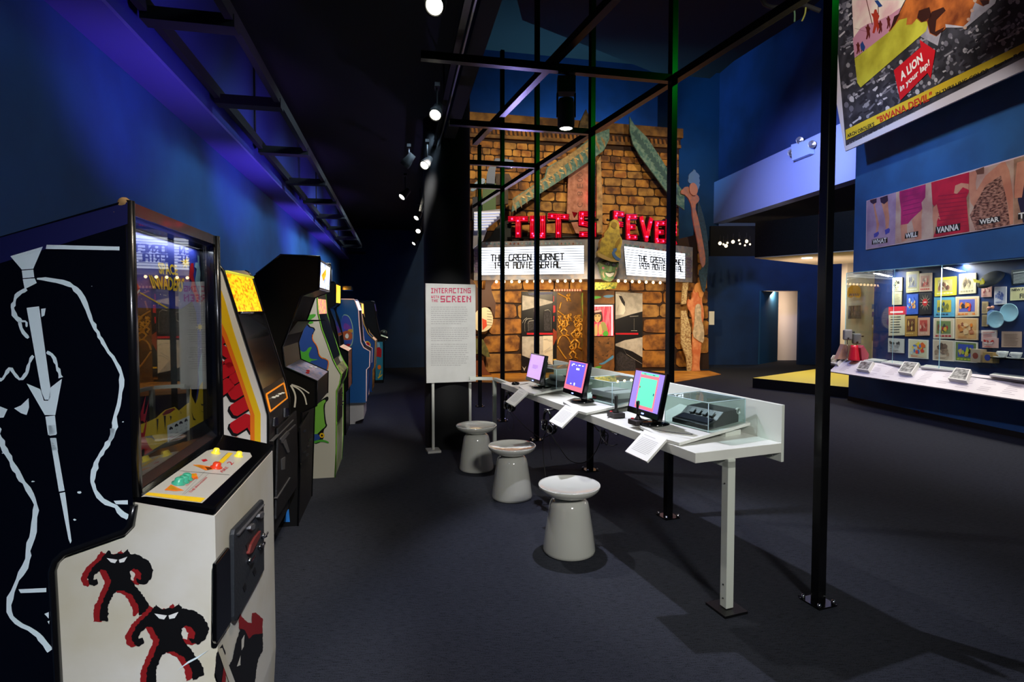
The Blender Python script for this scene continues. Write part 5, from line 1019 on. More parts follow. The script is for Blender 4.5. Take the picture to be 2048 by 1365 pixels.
def drop(p,lb,path,r=.0035): cable('cable',[p]+[AT(u,v,Y) for u,v,Y in path],lb,r)
drop(h2-Z*.05,'long cable sagging from the far headphones to a post',[(1045,850,4.9),(1070,870,4.8),(1085,880,4.75),(1110,862,4.4),(1117,835,4.3)])
drop(h2-Z*.05,'loop of cable under the far headphones',[(1010,845,5),(1022,868,5),(1030,845,5),(1020,825,5)],.0025)
drop(h1-Z*.05,'cable dropping from the middle headphones to the carpet',[(1084,880,4.1),(1088,930,4.1),(1092,960,4.05)],.003)
drop(h1-Z*.05,'long cable sagging from the middle headphones to the next post',[(1122,900,4.05),(1140,925,4.1),(1172,928,4.2),(1196,900,3.9),(1206,860,3.7)])
drop(AT(1100,860,4.05),'thin cable hanging straight below the middle headphones',[(1099,890,4.05),(1103,920,4.05)],.002)
hb=AT(1208,868,3.62); rr=random.Random(8); cable('cable_coil',[hb+V(rr.uniform(-.03,.03),rr.uniform(-.03,.03),rr.uniform(-.09,.05)) for _ in range(20)],'tangle of black cable hanging under the near half of the table',.003)
drop(hb,'cable from the hanging tangle up to the middle post',[(1195,862,3.7),(1185,845,3.9)])
hk=MB(); q0=AT(1219,862,3.36); hk.tube([q0,q0-ta*.10],.006,CHR,8); tag(hk.build('hook'),'bare chrome hook under the near end of the table','hook')
# ================================================================== RIGHT WALL: POSTERS AND DISPLAY CASE
# --- photo strip on the blue wall
kS=K(1700,300,.1699)
t=thing('photo_strip',wr.pt(1900,430),'long white-edged photo strip reading WHAT WILL VANNA WEAR on the blue wall','poster')
def wp(u,v,o=0): return wr.pt(u,v,o)
mb=MB(); mb.prism([wp(u,v,.02) for u,v in ((1734,499.8),(1735.5,402),(2120,290),(2120,435.5))],-wr.n*.02,mat('strip_backing',(214,190,196),.5)); mb.build('backing',t)
def SPX(mb,pts,m_,o=.0215): mb.face([wp(u,v,o) for u,v in kS(*pts)],m_)
PHO={n:mat('photo_'+n,c_,.45,noise=.25,scale=4,col2=d_) for n,c_,d_ in (('lilac',(176,150,176),(150,120,150)),('beige',(206,178,156),(180,140,126)),('magenta',(196,36,110),(150,26,90)),('red',(204,28,62),(168,16,52)),('skin',(214,150,120),(190,120,96)),('brown',(84,44,42),(196,150,130)),('navy',(30,34,70),(20,22,46)),('tan',(190,150,120),(120,84,70)))}
PHO['brown']=mat('photo_sequins',(66,34,36),.3,noise=.8,scale=22,col2=(190,140,120),stretch=(1,1,2.5))
mb=MB()
SPX(mb,((215,605),(560,500),(548,1110),(210,1170)),PHO['lilac']); SPX(mb,((560,500),(985,378),(1000,1035),(548,1110)),PHO['beige']); SPX(mb,((985,378),(1425,262),(1425,965),(1000,1035)),PHO['tan']); SPX(mb,((1425,262),(1950,110),(1950,880),(1425,965)),PHO['beige']); SPX(mb,((1950,110),(2470,-50),(2470,795),(1950,880)),PHO['tan'])
SPX(mb,((250,590),(300,575),(330,600),(310,660),(360,880),(340,980),(320,980),(330,880),(290,640)),PHO['skin'],.0225); SPX(mb,((250,595),(330,570),(330,620),(290,640),(260,620)),PHO['navy'],.023); SPX(mb,((370,565),(460,535),(465,600),(420,640),(380,620)),PHO['navy'],.023)
SPX(mb,((385,620),(460,600),(480,800),(470,930),(440,950),(430,800)),PHO['skin'],.0225)
BLS=flat('shoe_blue','3444a8'); SPX(mb,((298,990),(350,960),(360,985),(340,1020),(300,1035)),BLS,.0235); SPX(mb,((428,945),(470,920),(490,935),(480,975),(435,1000)),BLS,.0235)
SPX(mb,((600,490),(910,405),(905,560),(860,620),(870,700),(740,820),(700,870),(615,885),(618,700),(600,560)),PHO['magenta'],.0225); SPX(mb,((610,885),(690,870),(690,1060),(625,1085)),PHO['skin'],.0225); SPX(mb,((745,830),(870,690),(860,800),(860,1045),(790,1060),(770,950)),PHO['skin'],.0225)
SPX(mb,((975,385),(1425,262),(1420,500),(1390,560),(1425,960),(1000,1030),(1040,900),(1050,700),(990,640)),PHO['red'],.0225)
SPX(mb,((1000,680),(1040,640),(1060,720),(1085,830),(1060,800),(1010,920),(990,800)),PHO['skin'],.0235); SPX(mb,((1420,400),(1330,390),(1260,420),(1245,510),(1280,520),(1350,440),(1420,470)),PHO['skin'],.0235)
SPX(mb,((1425,270),(1520,240),(1500,400),(1510,480),(1620,300),(1800,150),(1850,140),(1900,250),(1945,560),(1945,870),(1905,880),(1880,640),(1800,300),(1620,420),(1480,670),(1440,620),(1425,500)),PHO['skin'],.0235)
SPX(mb,((1510,470),(1560,500),(1700,310),(1800,290),(1860,560),(1910,885),(1500,950),(1430,770),(1480,680)),PHO['brown'],.0225); SPX(mb,((1500,240),(1600,200),(1600,280),(1520,290)),flat('strip_hair','6a4436'),.0245)
SPX(mb,((1990,150),(2100,120),(2070,430),(2048,560),(1960,570),(1960,440)),PHO['skin'],.0235); SPX(mb,((1990,400),(2300,300),(2340,820),(2060,860),(2000,600)),PHO['navy'],.0225)
for i in range(9):
    y=520+i*48; SPX(mb,((1060,y+20),(1400,y-18),(1400,y-12),(1060,y+30)),flat('fold_dark_red','9c0f3c'),.0240); SPX(mb,((640,y-20+i*6),(850,y-70+i*6),(850,y-64+i*6),(640,y-12+i*6)),flat('fold_magenta','8c1a60'),.0240) if i<6 else None
mb.build('photographs',t)
mb=MB()
for wd,q in (('WHAT',((275,1118),(460,1090),(460,1028),(278,1055))),('WILL',((665,1048),(820,1022),(824,955),(668,985))),('VANNA',((1028,990),(1320,945),(1322,862),(1032,908))),('WEAR',((1540,885),(1796,845),(1790,778),(1536,822))),('T',((2004,822),(2090,808),(2090,728),(2004,742)))):
    P=[wp(u,v,.0255) for u,v in kS(*q)]; mb.face(P,INK); c_=sum(P,V(0,0,0))/4; Q=[c_+(p-c_)*k_+wr.n*.001 for p,k_ in zip(P,(.9,.9,.9,.9))]; mb.textq(wd,Q,A_WH,.03)
mb.build('caption_words',t)
# --- large hanging film poster
pB0=V(5.71,9.39,0); dd_=ray(1690,303); pB0=EYE+dd_*(8.55/dd_.y); pu=V(-.06,0,1); pn=V(.02,-1,0).cross(pu).normalized(); pn = pn if pn.dot(EYE-pB0)>0 else -pn
k12=K(1640,0,.2345)
def pp(u,v,o=0): return onp(u,v,pB0,pn,o)
t=thing('film_poster',pB0,'huge hanging film poster reading BWANA DEVIL with a red arrow and a yellow band','poster')
PWH=mat('poster_white',(214,206,214),.5)
mb=MB(); mb.prism([pp(u,v) for u,v in ((1690,303),(1672,200),(1673,0),(1662,-160),(2160,-380),(2160,89))],-pn*.03,PWH)
mb.face([pp(u,v,.002) for u,v in ((1692,292),(1676,110),(1672,-30),(1672,-160),(2160,-370),(2160,60))],mat('poster_crowd',(62,60,68),.6,noise=.7,scale=5,col2=(30,30,36)))
rc=random.Random(21); CR=[mat('crowd_%d'%i,c_,.6) for i,c_ in enumerate(((140,136,142),(186,180,184),(34,32,40),(104,100,110)))]
def inpoly(x,y,P):
    r=False
    for i in range(len(P)):
        (x1,y1),(x2,y2)=P[i-1],P[i]
        if (y1>y)!=(y2>y) and x<(x2-x1)*(y-y1)/(y2-y1)+x1: r=not r
    return r
crowd=k12((140,100),(150,-300),(2100,-300),(2100,190),(1740,370),(300,1090),(232,1090))
n_=0
while n_<900:
    x,y=rc.uniform(1672,2110),rc.uniform(-60,256)
    if not inpoly(x,y,crowd): continue
    n_+=1; r=rc.uniform(2.2,6.5); a=rc.uniform(-.9,-.3)
    if rc.random()<.55: mb.face([pp(x+r*math.cos(k*.9)*.8,y+r*math.sin(k*.9),.003+.0004*(n_%9)) for k in range(7)],rc.choice(CR))
    else: 
        L_=r*rc.uniform(2,4); mb.face([pp(x,y,.003+.0004*(n_%9)),pp(x+L_*math.cos(a),y+L_*math.sin(a),.003+.0004*(n_%9)),pp(x+L_*math.cos(a)+2,y+L_*math.sin(a)+2,.003+.0004*(n_%9)),pp(x+2,y+3,.003+.0004*(n_%9))],rc.choice(CR))
def PX(pts,m_,o): mb.face([pp(u,v,o) for u,v in k12(*pts)],m_)
PX(((262,-300),(900,-300),(720,20),(590,275),(300,495)),mat('poster_sky',(232,214,196),.5,noise=.15,scale=3,col2=(216,170,170)),.008)
PX(((285,330),(350,240),(420,200),(470,190),(600,130),(700,60),(640,200),(560,310),(300,490)),mat('poster_hill',(190,130,150),.5),.0085)
PX(((300,500),(480,360),(590,275),(700,90),(960,90),(910,265),(352,746),(322,705)),mat('poster_field',(196,190,60),.5,noise=.25,scale=3,col2=(160,150,40)),.009)
PX(((1050,235),(1250,235),(1500,30),(1560,-150),(1200,-200),(900,150),(900,270),(860,310),(1010,390)),mat('poster_mist',(196,188,196),.6,noise=.35,scale=2,col2=(130,124,134)),.0088)
ORG=mat('poster_orange_fur',(196,106,44),.5,noise=.45,scale=4,col2=(110,48,18))
PX(((690,100),(740,0),(900,-260),(1500,-260),(1450,20),(1400,55),(1330,20),(1300,90),(1280,180),(1230,225),(1075,205),(1080,240),(1000,312),(940,285),(918,180),(870,192),(832,160),(790,208),(742,212),(750,150),(720,160),(680,170),(600,272),(592,262)),ORG,.010)
for q in (((850,90),(940,60),(960,140),(880,190),(835,150)),((960,100),(1060,60),(1080,90),(1000,170),(990,270),(1070,230),(1050,270),(1000,305),(945,280),(925,180)),((1370,0),(1450,0),(1450,30),(1400,50)),((640,140),(690,110),(650,200),(605,260))): PX(q,mat('poster_dark_fur',(52,20,12),.5),.0108)
for x,y in ((1305,90),(1275,165),(1245,235),(1330,5)): PX([(x+16*math.cos(i*.8),y+16*math.sin(i*.8)) for i in range(8)],PHO['beige'],.0112)
DR=flat('poster_hunter','5c1e16',.5); HR=flat('poster_hunter_red','a8321e',.5)
for x,y,s in ((480,180,110),(415,270,70),(330,410,55),(520,230,60),(590,190,60),(365,400,45)):
    PX([(x+s*a_,y+s*b_) for a_,b_ in ((-.08,-.9),(.08,-.92),(.12,-.7),(.3,-.4),(.2,-.1),(.28,.5),(.15,.9),(.08,.4),(-.1,.95),(-.25,.9),(-.12,.3),(-.2,-.3),(-.35,-.6),(-.15,-.6))],DR if s!=110 else HR,.0106)
for a_,b_ in (((385,-60),(450,210)),((300,240),(400,270)),((500,30),(500,120))): PX((a_,b_,(b_[0]+6,b_[1]),(a_[0]+6,a_[1])),DR,.0112)
PX(((470,5),(500,0),(540,50),(510,62)),flat('poster_shield','24407a'),.0114); PX(((350,380),(368,350),(392,400),(380,440),(355,420)),flat('poster_shield','24407a'),.0114)
PX(((636,600),(868,402),(857,338),(992,430),(952,672),(925,622),(692,857)),mat('poster_arrow_red',(196,22,34),.45),.012)
PX(((225,1108),(1740,372),(2200,140),(2200,212),(1740,440),(230,1196)),mat('poster_band_yellow',(216,182,44),.45),.012)
def PT_(s,q,m_,b=.035): mb.textq(s,[pp(u,v,.0135) for u,v in k12(*q)],m_,b)
PT_('A LION',((700,698),(888,520),(872,445),(688,622)),A_WH,.04); PT_('in your lap!',((695,800),(948,570),(938,500),(688,735)),A_WH,.03)
PT_("ARCH OBOLER'S",((240,1178),(472,1075),(470,1038),(236,1146)),INK); PT_('"BWANA DEVIL"',((500,1055),(965,850),(962,778),(490,1000)),mat('poster_title_red',(190,50,30),.45),.03)
PT_('IN THRILLING COLOR',((1000,815),(1455,610),(1450,575),(995,790)),INK); PT_('-',((1464,595),(1480,588),(1480,584),(1464,591)),INK); PT_('Starring',((1495,590),(1645,520),(1640,480),(1490,560)),INK); PT_('RO',((1665,505),(1755,465),(1750,425),(1660,470)),INK)
for i in range(26): PX(((250+i*22,1222-i*10.6),(262+i*22,1216-i*10.6),(262+i*22,1221-i*10.6),(250+i*22,1227-i*10.6)),GRYI,.003) if rc.random()<.7 else None
mb.build('print',t,label='printed poster sheet')
MB().tube([pp(1662,-158)+pn*-.02,pp(2160,-378)+pn*-.02],.03,BLKM).build('hanging_bar',t)
for u,v in ((1700,-165),(2000,-310)): 
    p=pp(u,v); MB().tube([p,V(p.x,p.y,8.3)],.006,BLKM,6).build('hanging_wire',t)
# --- display case
g0=V(5.39,8.85,0); gd=V(.46,-2.59,0).normalized(); gl_len=5.6
BN=Plane((5.92,7.48),(-.09,1)); 
k5=K(1640,500,.2491)
case=thing('display_case',g0+Z*.70+gd*1.5,'long glass display case of film memorabilia set in the blue wall','display case')
bl=BN.pt(1748,600); bl=V(bl.x,bl.y,0); br=BN.P(-5.2,0); br=V(br.x,br.y,0)
DBL=mat('case_blue',(16,44,96),.6,noise=.15,scale=3); 
MB().prism([g0+Z*.70,g0+gd*gl_len+Z*.70,br+Z*.70,bl+Z*.70],-Z*.03,mat('case_deck_blue',(20,40,84),.5)).build('deck',case)
mb=MB(); mb.prism([bl+Z*.70,br+Z*.70,br+Z*2.09,bl+Z*2.09],-BN.n*.03,DBL); mb.build('back_board',case,label='dark blue back board')
dn=V(5.17-5.39,8.91-8.85,-.2); mb=MB(); q=[g0+Z*.70,g0+gd*gl_len+Z*.70]; dn2=V(-.27,-.04,-.2)
rail_n=gd.cross(dn2).normalized(); rail_n = rail_n if rail_n.z>0 else -rail_n; r0=g0+Z*.70
RPT=lambda u,v,o=0: onp(u,v,r0,rail_n,o)
rb0=RPT(1658,743); rb1=q[1]+dn2; rl0=RPT(1662,712) if False else g0+Z*.70
rail=MB().prism([g0-gd*.03+Z*.70,q[1],rb1,rb0],-rail_n*.02,mat('rail_white',(222,216,220),.45)).build('label_rail',case,label='sloping white label rail')
mb=MB(); 
def RT(a,d,o=.001): return r0+gd*a+dn2*d+rail_n*o
x=.15
rw=random.Random(12)
while x<5.3:
    for i in range(8):
        if rw.random()<.15: continue
        w=rw.uniform(.10,.16); mb.face([RT(x,.15+i*.09),RT(x+w,.15+i*.09),RT(x+w,.17+i*.09),RT(x,.17+i*.09)],mat('rail_text',(170,160,170),.6))
    x+=.27
mb.build('rail_text',rail)
CG=glass('case_glass',(238,244,245),1.55); gm=(g0+gd*1.62)
for a_,b_,nm in ((0,1.62,'front_pane'),(1.625,gl_len,'front_pane')): MB().prism([g0+gd*a_+Z*.70,g0+gd*b_+Z*.70,g0+gd*b_+Z*2.085,g0+gd*a_+Z*2.085],-NR*-.006,CG).build(nm,case)
MB().prism([g0+Z*.70,bl+V(-.02,0,.70),bl+V(-.02,0,2.085),g0+Z*2.085],gd*.006,CG).build('end_pane',case)
MB().prism([g0+Z*2.087,g0+gd*gl_len+Z*2.087,br+Z*2.087,bl+Z*2.087],Z*.008,CG).build('top_pane',case)
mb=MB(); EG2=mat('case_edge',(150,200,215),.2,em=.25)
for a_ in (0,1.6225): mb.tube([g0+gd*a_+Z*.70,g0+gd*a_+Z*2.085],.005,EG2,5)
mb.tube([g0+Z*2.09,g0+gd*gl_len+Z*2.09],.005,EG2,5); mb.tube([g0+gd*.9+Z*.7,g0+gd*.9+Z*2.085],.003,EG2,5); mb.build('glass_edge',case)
# photo blocks on the rail
for i,(qd,lb) in enumerate(((((80,925),(115,865),(205,868),(150,935)),'leftmost tilted photo block'),(((303,975),(340,912),(443,918),(400,990)),'second tilted photo block from the left'),(((637,1000),(690,918),(808,928),(745,1018)),'third tilted photo block'),(((1040,1055),(1105,970),(1225,985),(1190,1078)),'rightmost tilted photo block'))):
    P=[RPT(u,v,.05) for u,v in k5(*qd)]; mb=MB(); mb.prism(P,-rail_n*.05,WHTP); c_=sum(P,V(0,0,0))/4; mb.face([c_+(p-c_)*.86+rail_n*.001 for p in P],mat('bw_photo_%d'%i,(34,34,36),.35,noise=.9,scale=14+i*3,col2=(170,170,168)))
    tag(mb.build('photo_block'),lb+' on the white label rail','photo block',grp:='photo blocks on the label rail')
for i,(qd,lb) in enumerate(((((350,886),(450,865),(588,872),(500,895)),'leftmost thin white board'),(((490,900),(600,880),(752,895),(650,922)),'second thin white board from the left'),(((805,938),(900,905),(1197,940),(1090,968)),'large central thin white board'),(((1360,1002),(1450,968),(1660,985),(1660,1040),(1570,1030)),'thin white board at the right edge of the picture'))):
    P=[G(u,v,.722) for u,v in k5(*qd)]; tag(MB().prism(P,-Z*.02,WHTP).build('caption_card'),lb+' lying on the case floor','card','white boards on the case floor')
# items pinned to the back board: (quad, base, accents, label)
def art(name,qd,base,acc,lb,cat,off=.02,seed=0,border=None,style=0,words=None):
    P=[BN.pt(u,v,off) for u,v in k5(*qd)]     # lower left, lower right, upper right, upper left
    mb=MB(); mb.prism(P,-BN.n*.012,flat('ink_'+(border or base),border or base,.5))
    I=lambda x,y,o=0:(P[0]*(1-x)+P[1]*x)*(1-y)+(P[3]*(1-x)+P[2]*x)*y+BN.n*(.001+o)
    R=lambda x0,y0,x1,y1,hx,o=0: mb.face([I(x0,y0,o),I(x1,y0,o),I(x1,y1,o),I(x0,y1,o)],flat('ink_'+hx,hx,.5))
    if border: R(.05,.05,.95,.95,base)
    q=random.Random(seed+len(lb))
    if style==0:      # poster: picture window with figures, lettering bars
        R(.16,.24,.84,.86,acc[0],.001)
        for i in range(14):
            x,y=q.uniform(.17,.66),q.uniform(.25,.56); w,h=q.uniform(.08,.18),q.uniform(.14,.29); mb.face([I(x+w*a_,y+h*b_,.002+.0003*i) for a_,b_ in ((.3,0),(.8,.05),(1,.5),(.7,.9),(.5,1.05),(.2,.85),(0,.4))],flat('ink_'+acc[1+i%(len(acc)-1)],acc[1+i%(len(acc)-1)],.5))
        for i in range(5): 
            if q.random()<.85: R(.12+i*.155,.09,.12+i*.155+.12,.17,acc[-1],.002)
    elif style==1:    # text sheet
        n=9
        for i in range(n):
            R(.12,.1+i*.088,.12+q.uniform(.55,.76),.1+i*.088+.03,acc[0],.001)
        if len(acc)>1: R(.0,.72,1,1,acc[1],.0015); R(.1,.78,.9,.84,acc[0] if len(acc)<3 else acc[2],.002)
    elif style==2:    # drawing
        for i in range(18):
            x,y=q.uniform(.06,.66),q.uniform(.2,.64); w,h=q.uniform(.1,.28),q.uniform(.1,.28); mb.face([I(x+w*a_,y+h*b_,.001+.0003*i) for a_,b_ in ((.3,0),(.9,.1),(1,.6),(.6,1),(.1,.7))],flat('ink_'+acc[i%len(acc)],acc[i%len(acc)],.5))
        for i in range(3): R(.15,.07+i*.04,.15+q.uniform(.3,.65),.085+i*.04,acc[0],.002)
    else:             # starburst
        for i in range(12):
            a=i*math.pi/6; mb.face([I(.5+.10*math.cos(a-.25),.55+.08*math.sin(a-.25),.001),I(.5+.46*math.cos(a),.55+.40*math.sin(a),.001),I(.5+.10*math.cos(a+.25),.55+.08*math.sin(a+.25),.001)],flat('ink_'+acc[0],acc[0],.5))
        mb.face([I(.5+.22*math.cos(i*.5),.55+.17*math.sin(i*.5),.002) for i in range(12)],flat('ink_'+acc[1],acc[1],.5)); R(.38,.53,.62,.58,acc[2],.003)
    if words:
        for s_,x0,y0,x1,y1,hx in words: mb.textq(s_,[I(x0,y0,.004),I(x1,y0,.004),I(x1,y1,.004),I(x0,y1,.004)],flat('ink_'+hx,hx,.5),.03)
    return tag(mb.build(name),lb,cat)
def rq(x0,y0,x1,y1,sk=0): return ((x0,y1),(x1,y1+sk),(x1+2,y0+sk),(x0+2,y0))
art('printed_card',rq(590,225,668,335,-4),'cfc9a8',['2a2a28','8a8a70'],'pale card with a small black drawing, highest at the left of the case','card',style=2)
art('printed_card',rq(588,338,664,442,-2),'bdb696',['8f8a6c'],'plain pale yellow text card under the card with a black drawing','card',style=1)
art('poster_print',rq(702,178,802,345,-8),'b0a884',['8c8ca0','c8bfa0','4a4a60','e0dac0'],'tan bordered misty picture in the top row','print',border='d8cf8c')
art('poster_print',rq(805,190,905,338,-6),'c4a690',['a86a5a','d8c0a8','6a3a34','b8322a'],'reddish brown print in the top row','print')
art('poster_print',rq(930,225,1102,375,-12),'d8c83a',['b0a070','8a5a48','5a3a30','e8e0a0'],'yellow bordered lobby card in the top row','lobby card')
art('poster_print',rq(1125,195,1262,358,-10),'bdb294',['a89c7c','6a5c48','4c4236','8c8068'],'pale two-picture card in the top row','lobby card')
art('leaflet',rq(560,458,690,690,-4),'cfc6a8',['4a4a44','d42a3c','f0d8d8'],'tall leaflet with a red head','leaflet',style=1)
art('magenta_sheet',rq(690,455,722,520,0),'c81a78',['e04aa0'],'narrow magenta sheet edge beside the red headed leaflet','sheet',style=1,off=.016)
art('poster_print',rq(705,358,795,520,-4),'3a5fc0',['4a70d0','e0b070','d88a50','c8d8f0'],'blue print with a golden figure','print',style=2)
art('poster_print',rq(805,345,905,520,-4),'1c1a20',['c8b89a','c8282c','f0e8e0'],'black print with a starburst and red centre','print',style=3)
art('poster_print',rq(692,532,788,695,-2),'b08440',['6a4028','8a5430','4a2a1c','d0a860'],'brown and gold print under the blue one','print')
art('poster_print',rq(796,545,886,690,-2),'cc9a80',['b84a40','c86a5a','9a3a34','d8b098'],'salmon print with red figures','print')
art('lobby_card',rq(925,382,1092,540,-2),'5aa0c0',['b8a83a','6a6a2a','8a8a3a','2a4a60'],'light blue lobby card with a golden window','lobby card')
art('lobby_card',rq(1098,378,1285,540,-6),'d8b088',['5a5ca8','c83a2c','2a2430','e08a2c','d8762c'],'orange lettered lobby card with a blue band','lobby card',border='e0cfb0')
art('lobby_card',rq(920,548,1088,712,2),'cdb89a',['6a7a4a','7a4a3a','c8a03a','3a3a34','a82a30'],'pale lobby card with red lettering along its foot','lobby card',border='e0d4c0')
art('lobby_card',rq(1096,545,1278,722,4),'cc9a62',['c47a3c','a85a34','d8b080','8a4a30','e07a22'],'orange brown lobby card in the third row','lobby card',style=2,border='d8b890')
art('lobby_card',rq(915,718,1085,885,12),'c9b49a',['7a6050','5a4438','9a8068'],'tan lobby card with a brown drawing, bottom row','lobby card',style=2,border='dcd0bc')
art('lobby_card',rq(1090,730,1274,895,14),'6a7a44',['384ca0','c8b83a','c89a70','2c3020','a8b83a'],'green and blue lobby card, bottom row','lobby card',border='ddd6c8')
art('news_sheet',rq(555,708,682,822,8),'c2c0b8',['3a3a3a','9a9a96'],'grey news sheet at the lower left of the case','news sheet',style=2)
art('advert_sheet',rq(718,715,876,868,10),'d8cfa8',['e0662a','e8c83a','5a7ab8','d8402c','c8d0c8'],'bright advert sheet with orange and yellow patches','advert',style=2,border='e4e0d0')
art('small_card',rq(1306,285,1385,380,-2),'c8988c',['a04a48','d8b0a0'],'small pink card beside the hat','card',style=2)
art('small_card',rq(1410,298,1505,440,-4),'b8b8c4',['3a4a8a','5a6aa0'],'blue and white card left of the plates','card',style=2,border='d0ccd0')
art('small_card',rq(1310,415,1356,512,0),'a89068',['7a6444'],'small brown text card, upper of two','card',style=1)
art('small_card',rq(1310,520,1356,615,0),'a08a64',['705c40'],'small brown text card, lower of two','card',style=1)
art('ticket_sheet',rq(1306,645,1428,735,0),'cfb8b0',['b84a48','d8c8c0'],'pale sheet with red print, upper of the pair','ticket',style=1)
art('ticket_sheet',rq(1320,705,1445,785,4),'d0a8a0',['c0302c','e0c8c0'],'pale sheet with red blocks, lower of the pair','ticket',style=2,off=.03)
art('letter_sheet',rq(1468,655,1625,782,2),'b89a86',['8a6c5a'],'brown typed letter under the plates','letter',style=1)
art('black_card',rq(1548,165,1700,285,-20),'14181c',['b8c0c0','3a4244'],'black card with white figures at the picture edge','card',style=1)
art('news_card',rq(1538,305,1720,408,-10),'d8cf9c',['c8be88'],'cream card reading NEW and FI at the picture edge','card',style=1,words=[('NEW P',.08,.72,.62,.92,'2a2a28'),('FI',.45,.12,.62,.5,'2a2a28')])
for i,(x0,y0,x1,y1,hx,lb) in enumerate(((370,438,425,475,'7c90b4','small blue grey tag'),(370,498,428,538,'8a6a98','small mauve tag'),(370,562,425,602,'b09a4a','small gold tag'),(370,625,425,732,'a8984a','larger gold folder'))):
    art('wall_tag',rq(x0,y0,x1,y1),hx,['6a6a6a'],lb+' in the column at the left of the case','tag',style=1,off=-.1)
art('gold_sign',((215,380),(322,382),(322,282),(215,280)),'c8962e',['a07420'],'gold shaped sign hanging behind the left end of the case','sign',off=-.7,words=[('Rivoli',.15,.25,.85,.6,'2a3a8a')],style=1) if False else None
# gold sign and grey picture on the cream pier
PR=Plane((6.9,11.55),(1,-.03))
mb=MB(); mb.prism([PR.pt(u,v,.03) for u,v in smooth2(k5((213,375),(225,285),(318,285),(325,375),(300,388),(268,372),(240,388)),1)],-PR.n*.02,mat('gold_sign',(204,150,44),.45)); 
mb.textq('Bros.',[PR.pt(u,v,.032) for u,v in k5((235,372),(305,372),(305,345),(235,345))],flat('ink_navy','24306c')) if False else None
for x in range(6): mb.face([PR.pt(u,v,.032) for u,v in k5((228+x*14,370),(236+x*14,370),(240+x*14,350),(232+x*14,352))],flat('ink_navy','24306c'))
tag(mb.build('gold_sign'),'gold scalloped sign on the cream pier behind the case','sign')
tag(MB().prism([PR.pt(u,v,.03) for u,v in k5((222,555),(320,553),(322,447),(224,450))],-PR.n*.02,mat('grey_picture',(128,118,118),.5,noise=.6,scale=12,stretch=(6,6,1))).build('picture'),'grey framed picture under the gold sign on the pier','picture')
# drive-in speakers and red objects
GS=mat('speaker_grey',(120,118,122),.45)
def csp(u,v,off): return BN.pt(u,v,off)
for (u,v,lb,w,h) in ((1695,670,'grey drive-in speaker on a thin stand, left one','.',.1),(1713,678,'grey drive-in speaker on a thin stand, right one','.',.1)):
    p=AT(u,v,8.75); t=thing('drive_in_speaker',p,lb,'speaker'); MB().box(p,(.12,.10,.17),GS,(.9,-.3)).build('housing',t,bevel=.02)
    MB().tube([p+V(0,0,-.08),V(p.x,p.y,.705)],.005,CHR,6).build('rod',t); MB().lathe([(.001,0),(.04,0),(.04,.006),(.001,.008)],V(p.x,p.y,.702),CHR,16).build('stand_base',t)
    MB().tube([p+V(.06,0,.04),p+V(.11,0,.04)],.012,BLK,8).build('volume_knob',t); MB().lathe([(.001,0),(.016,0),(.016,.004),(.001,.005)],p+V(-.02,-.056,-.05),BLK,12,V(-.2,-1,0)).build('dial',t)
p=AT(1708,718,8.6); p.z=.702; tag(MB().lathe([(.001,0),(.085,0),(.08,.02),(.055,.2),(.05,.24),(.001,.24)],p,mat('red_enamel',(200,30,50),.25),20).build('red_tub'),'glossy red tapering tub under the right speaker','tub')
p=AT(1724,716,8.55); p.z=.702; mb=MB(); mb.prism([p,p+V(.09,0,0),p+V(.11,0,.1),p+V(.02,0,.24),p+V(-.02,0,.2)],V(0,.12,0),mat('pink_box',(214,90,110),.4)); tag(mb.build('pink_box'),'pink and red folded popcorn box behind the red tub','box')
p=AT(1675,716,8.8); p.z=.702; tag(MB().prism([p,p+V(.32,-.0,0),p+V(.30,0,.2),p+V(.1,0,.24)],V(0,.1,0),mat('tan_box',(196,150,130),.5)).build('tan_box'),'tan slanted box at the left end of the case','box')
p=G(1727,716,.705); tag(MB().box(p+Z*.012,(.16,.07,.02),mat('orange_booklet',(200,110,70),.5,noise=.5,scale=20),(.9,-.5)).build('booklet'),'small orange booklet lying beside the pink box','booklet')
# hat, plates, cups, boxes
hc=BN.pt(*k5((1410,242))[0],.06); t=thing('cap',hc,'black round cap with a yellow ribbon hung above the plates','cap'); MB().lathe([(.001,.05),(.07,.048),(.12,.035),(.15,.01),(.13,.0),(.001,-.01)],hc,mat('cap_black',(22,22,16),.8),28,(BN.n+Z*.9).normalized()).build('crown',t)
MB().prism([BN.pt(u,v,.16) for u,v in k5((1325,235),(1385,255),(1395,230),(1410,260),(1408,302),(1385,295),(1375,268),(1330,262))],-BN.n*.02,mat('ribbon_yellow',(220,200,30),.5)).build('ribbon',t)
PLB=mat('plate_pale_blue',(150,190,205),.15,coat=.4)
for (x,y,r,o,lb) in ((1550,505,.112,.03,'pale blue plate, the one behind'),(1460,560,.106,.06,'pale blue plate, the one in front')):
    p=BN.pt(*k5((x,y))[0],o); tag(MB().lathe([(.001,.0),(r*.55,.0),(r*.62,.006),(r*.95,.02),(r,.024),(r,.028),(r*.9,.022),(r*.6,.012),(r*.5,.008),(.001,.008)],p,PLB,36,BN.n).build('plate'),lb,'plate','pale blue plates')
sh=[BN.pt(u,v,0) for u,v in k5((1448,862),(1720,880))]; tag(MB().prism([sh[0],sh[1],sh[1]+BN.n*.14,sh[0]+BN.n*.14],-Z*.012,BLKG).build('small_shelf'),'narrow dark shelf holding the white cups','shelf')
